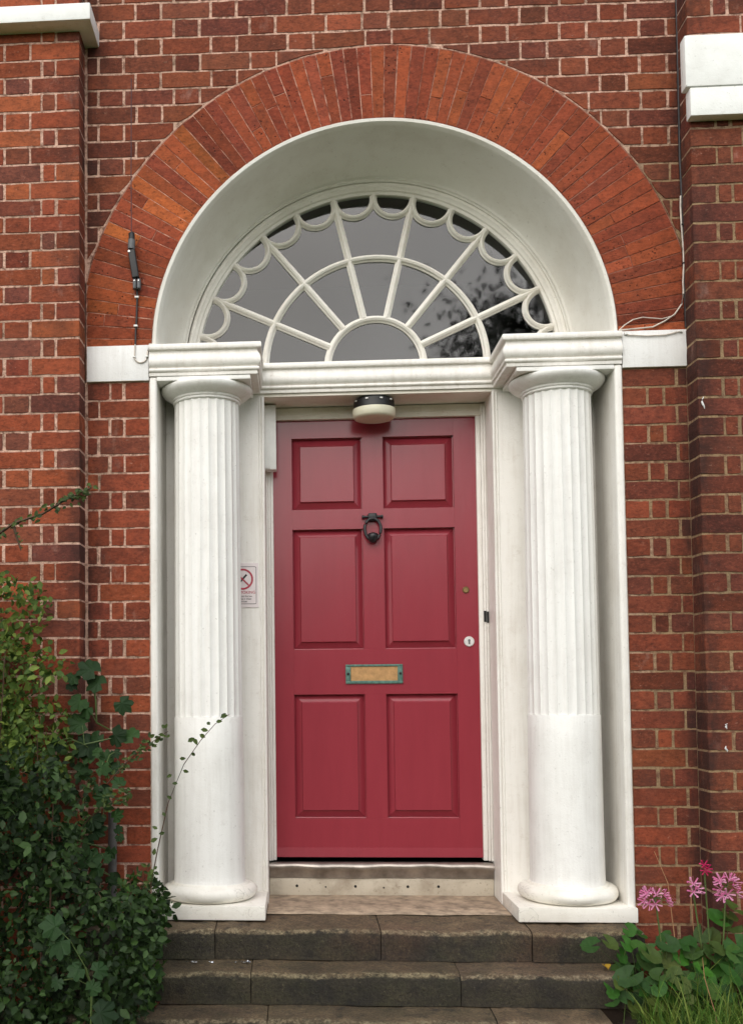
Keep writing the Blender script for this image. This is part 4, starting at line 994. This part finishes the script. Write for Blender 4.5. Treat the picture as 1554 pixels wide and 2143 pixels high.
ROUND = [(0.738, -0.3, -0.03, 0.076), (0.81, -0.3, -0.019, 0.068), (0.915, -0.2, 0.007, 0.058), (0.962, -0.3, -0.057, 0.072), (0.943, -0.3, -0.09, 0.08), (1.027, -0.3, -0.021, 0.08), (1.037, -0.3, -0.089, 0.072), (1.072, -0.3, -0.073, 0.065), (0.829, -0.46, -0.106, 0.095), (0.871, -0.46, -0.146, 0.066), (0.772, -0.46, -0.166, 0.051), (0.819, -0.46, -0.181, 0.055), (1.046, -0.46, -0.128, 0.084), (1.002, -0.46, -0.125, 0.073), (1.194, -0.2, -0.008, 0.07), (1.258, -0.2, 0.055, 0.086), (1.306, -0.2, 0.022, 0.078), (1.229, -0.2, -0.026, 0.078), (1.134, -0.3, -0.065, 0.08), (1.188, -0.3, -0.059, 0.076), (1.283, -0.3, -0.02, 0.084), (1.196, -0.46, -0.096, 0.084), (1.319, -0.2, 0.095, 0.078), (0.917, -0.3, -0.032, 0.057), (0.873, -0.3, -0.024, 0.057), (0.854, -0.3, -0.069, 0.057), (1.05, -0.2, -0.018, 0.054), (1.105, -0.3, -0.022, 0.068), (1.231, -0.3, -0.084, 0.084), (0.943, -0.46, -0.098, 0.073), (1.29, -0.3, -0.083, 0.076), (1.097, -0.46, -0.079, 0.073), (0.959, -0.2, -0.01, 0.051), (0.994, -0.46, -0.098, 0.062), (0.796, -0.46, -0.131, 0.055), (1.211, -0.3, -0.039, 0.068), (1.299, -0.2, 0.067, 0.066), (0.845, -0.46, -0.212, 0.055), (0.941, -0.46, -0.176, 0.055)]
CL = [('round-leaved plant spilling over the end of the steps', (.80, -.38)), ('round-leaved plant under the nearest pink flower head', (1.0, -.34)), ('round-leaved plant at the far end by the dark pilaster', (1.24, -.28))]
CT = [thing('round_leaved_plant', l, 'plant', (c[0], c[1], -.385), 'round-leaved plants by the steps') for l, c in CL]
rr = random.Random(5)
for i in range(80):
    x = rr.uniform(.78, 1.6); ROUND.append((x, rr.uniform(-.40, -.10), rr.uniform(-.27, -.05), rr.uniform(.05, .085)))
for i in range(70): ROUND.append((rr.uniform(.86, 1.55), rr.uniform(-.52, -.28), rr.uniform(-.30, -.12), rr.uniform(.04, .07)))
for x, y, z, s in ROUND:
    k = 0 if x < .9 else (1 if x < 1.1 else 2); t = CT[k]
    o = bpy.data.objects.new('leaf', rr.choice(RND)); COL.objects.link(o); o.parent = t; o.location = Vector((x, y, z))-t.location; o.scale = (s, s, s)
    o.rotation_euler = orient(Vector((rr.uniform(-.5, .5), -rr.uniform(.3, 1), rr.uniform(.3, .9))), Vector((rr.uniform(-1, 1), rr.uniform(-.4, .4), rr.uniform(-1, 1))))
    if rr.random() < .5:
        b = MB(); a = Vector((x+(CL[k][1][0]-x)*.6, y+.05, -.385))-t.location; e = Vector((x, y+.006, z-.004))-t.location
        b.tube([a, (a+e)/2+Vector((0, -.01, .03)), e], .0018, 5); b.build('stalk', 'greenstem', t, 60)

# pink nerines
def floret_mesh(mat):
    rs_ = random.Random(4); V = []; F = []
    for p in range(6):
        a = 2*PI*p/6+rs_.uniform(-.2, .2); d = Vector((math.cos(a), math.sin(a), 0)); s = Vector((-d.y, d.x, 0)); base = len(V)
        for i in range(8):
            u = i/7; out = .027*math.sin(u*2.3); up = .034*u-.075*max(0, u-.4)**1.6+.003*math.sin(u*8+p*2); w = .0027*math.sin(PI*(.12+.82*u))+.0004
            c = d*out+Vector((0, 0, up)); V += [c-s*w, c+s*w]
        F += [(base+2*i, base+2*i+1, base+2*i+3, base+2*i+2) for i in range(7)]
    for p in range(4):
        a = 2*PI*p/4+.4; d = Vector((math.cos(a), math.sin(a), 0)); base = len(V)
        for u in (0, .5, 1): c = d*.014*u+Vector((0, 0, .040*u)); V += [c+Vector((.0005, 0, 0)), c-Vector((.0005, 0, 0))]
        F += [(base, base+1, base+3, base+2), (base+2, base+3, base+5, base+4)]
    me = bpy.data.meshes.new('floret'); me.from_pydata([tuple(q) for q in V], [], F); me.update(); me.materials.append(M[mat]); return me
FL = floret_mesh('petal'); FB = floret_mesh('bud')
def nerine(label, head, base, n, spread, me, scale, seed):
    r = random.Random(seed); t = thing('pink_lily', label, 'flower', base, 'pink lilies beside the steps'); bs = Vector(base); h = Vector(head)-bs
    b = MB(); b.tube([(0, 0, 0), tuple(h*.5+Vector((.01, .01, 0))), tuple(h)], .0032, 7); b.build('stalk', 'greenstem', t, 60)
    for i in range(n):
        a = 2*PI*i/n+r.uniform(-.3, .3); d = Vector((math.cos(a)*spread[0], -abs(math.sin(a))*.02-.004+r.uniform(-.01, .01), math.sin(a)*spread[1]+r.uniform(-.3, .3)*spread[1]))
        o = bpy.data.objects.new('floret', me); COL.objects.link(o); o.parent = t; o.location = h+d*r.uniform(.6, 1.05); o.scale = (scale,)*3
        nn = Vector((d.x*18, -.55, d.z*14+.35+r.uniform(-.2, .2))); o.rotation_euler = nn.to_track_quat('Z', 'Y').to_euler()
        b = MB(); b.tube([tuple(h), tuple(h+d*.75)], .0014, 5); b.build('pedicel', 'greenstem', t, 60)
nerine('pink spidery flower head touching the right plinth corner', (.985, -.30, .150), (1.03, -.28, -.38), 9, (.060, .022), FL, .95, 1)
nerine('large pink spidery flower head at the right picture edge', (1.250, -.30, .198), (1.21, -.26, -.38), 9, (.042, .038), FL, .98, 2)
nerine('loose pink flower with few petals left of the large head', (1.125, -.30, .190), (1.19, -.27, -.38), 3, (.020, .020), FL, .95, 3)
nerine('small crimson bud standing above the pink flowers', (1.178, -.28, .262), (1.2, -.26, -.38), 3, (.012, .012), FB, .7, 4)
for lab, pts in (('dry brown stalk leaning against the brick by the plinth', [(1.085, -.24, -.38), (1.08, -.22, -.01), (1.067, -.2, .19), (1.025, -.18, .31)]), ('thin straw stalk standing among the grass blades', [(1.10, -.60, -.38), (1.085, -.60, -.2), (1.05, -.6, -.07), (1.045, -.6, .0)]), ('thin dry stalk behind the crimson bud', [(1.2, -.16, -.38), (1.175, -.14, .1), (1.18, -.14, .24)])):
    b = MB(); b.tube(pts, [.0022, .002, .0016, .001][:len(pts)], 6); tag(b.build('dry_stalk', 'dry', smooth=60), lab, 'stalk')

# grass
def grass(name, n, fn, h0, h1, seed):
    rs_ = np.random.RandomState(seed); P = np.array([fn(rs_) for _ in range(n)]); h = rs_.uniform(h0, h1, n); a = rs_.uniform(0, 2*PI, n); lean = rs_.uniform(.1, 1.1, n)*h; h = h*np.where(rs_.rand(n) < .25, 1.25, .8)
    dx, dy = np.cos(a)*lean, np.sin(a)*lean; wx, wy = -np.sin(a)*.0028, np.cos(a)*.0028; V = []
    for u, w in ((0, 1), (.4, .9), (.75, .6), (1, .08)):
        cx = P[:, 0]+dx*u*u; cy = P[:, 1]+dy*u*u; cz = P[:, 2]+h*u*(1-.18*u*(lean/h))
        V += [np.stack([cx-wx*w, cy-wy*w, cz], 1), np.stack([cx+wx*w, cy+wy*w, cz], 1)]
    V = np.stack(V, 1).reshape(-1, 3); q = np.array([(0, 1, 3, 2), (2, 3, 5, 4), (4, 5, 7, 6)]); F = (q[None]+(np.arange(n)*8)[:, None, None]).reshape(-1, 4)
    return np_mesh(name, V, F, 'grass')
def gpos(r):
    while True:
        x = r.uniform(.74, 2.2); y = r.uniform(-1.1, -.36)
        if x > .80+.35*max(0, y+.62)+.03: return (x, y, -.31)
tag(grass('grass', 5200, gpos, .06, .24, 21), 'long green grass growing in front of the round leaves', 'grass', kind='stuff')

# trees seen only as reflections in the fanlight and the gloss of the door
def tree(label, c, rad, trunk, n, seed):
    r = np.random.RandomState(seed); t = thing('tree', label, 'tree', trunk); tv = np.array(trunk)
    b = MB(); top = (c[0]-trunk[0], c[1]-trunk[1], c[2]-trunk[2]); b.tube([(0, 0, 0), (.1, 0, top[2]*.5), top], [.32, .24, .1], 10)
    for i in range(7):
        a = r.uniform(0, 2*PI); b.tube([(.05, 0, top[2]*r.uniform(.45, .8)), (math.cos(a)*rad[0]*.7, math.sin(a)*rad[1]*.7, top[2]+r.uniform(-1, 1.5))], [.1, .03], 6)
    b.build('trunk', 'bark', t, 60)
    cl = r.normal(0, 1, (60, 3)); cl /= np.linalg.norm(cl, axis=1)[:, None]; cl = cl*r.uniform(.45, 1, (60, 1))*np.array(rad)+np.array(c)
    P = cl[r.randint(60, size=n)]+r.normal(0, .6, (n, 3)); V, F = foliage_arrays(P, r.uniform(.09, .17, n), leaf_tmpl(), (0, 0, .6), 1, r)
    np_mesh('crown', V-tv, F, 'tree', t)
tree('broad dark tree seen only as a reflection in the fanlight', (7.2, -15, 7.2), (3.9, 3, 3.7), (6.8, -15, -.4), 60000, 5)
r = np.random.RandomState(9); n = 12000
P = np.stack([r.uniform(-30, 30, n), r.uniform(-36, -30, n), np.zeros(n)], 1); P[:, 2] = -.4+r.uniform(0, 1, n)**.8*(6.0+1.3*np.sin(P[:, 0]*.5)+.8*np.sin(P[:, 0]*1.3+1))
V, F = foliage_arrays(P, r.uniform(.5, .9, n), leaf_tmpl(), (0, .4, .6), 1, r)
tag(np_mesh('far_trees', V, F, 'tree'), 'distant belt of dark trees across the lawn', 'trees', kind='stuff')
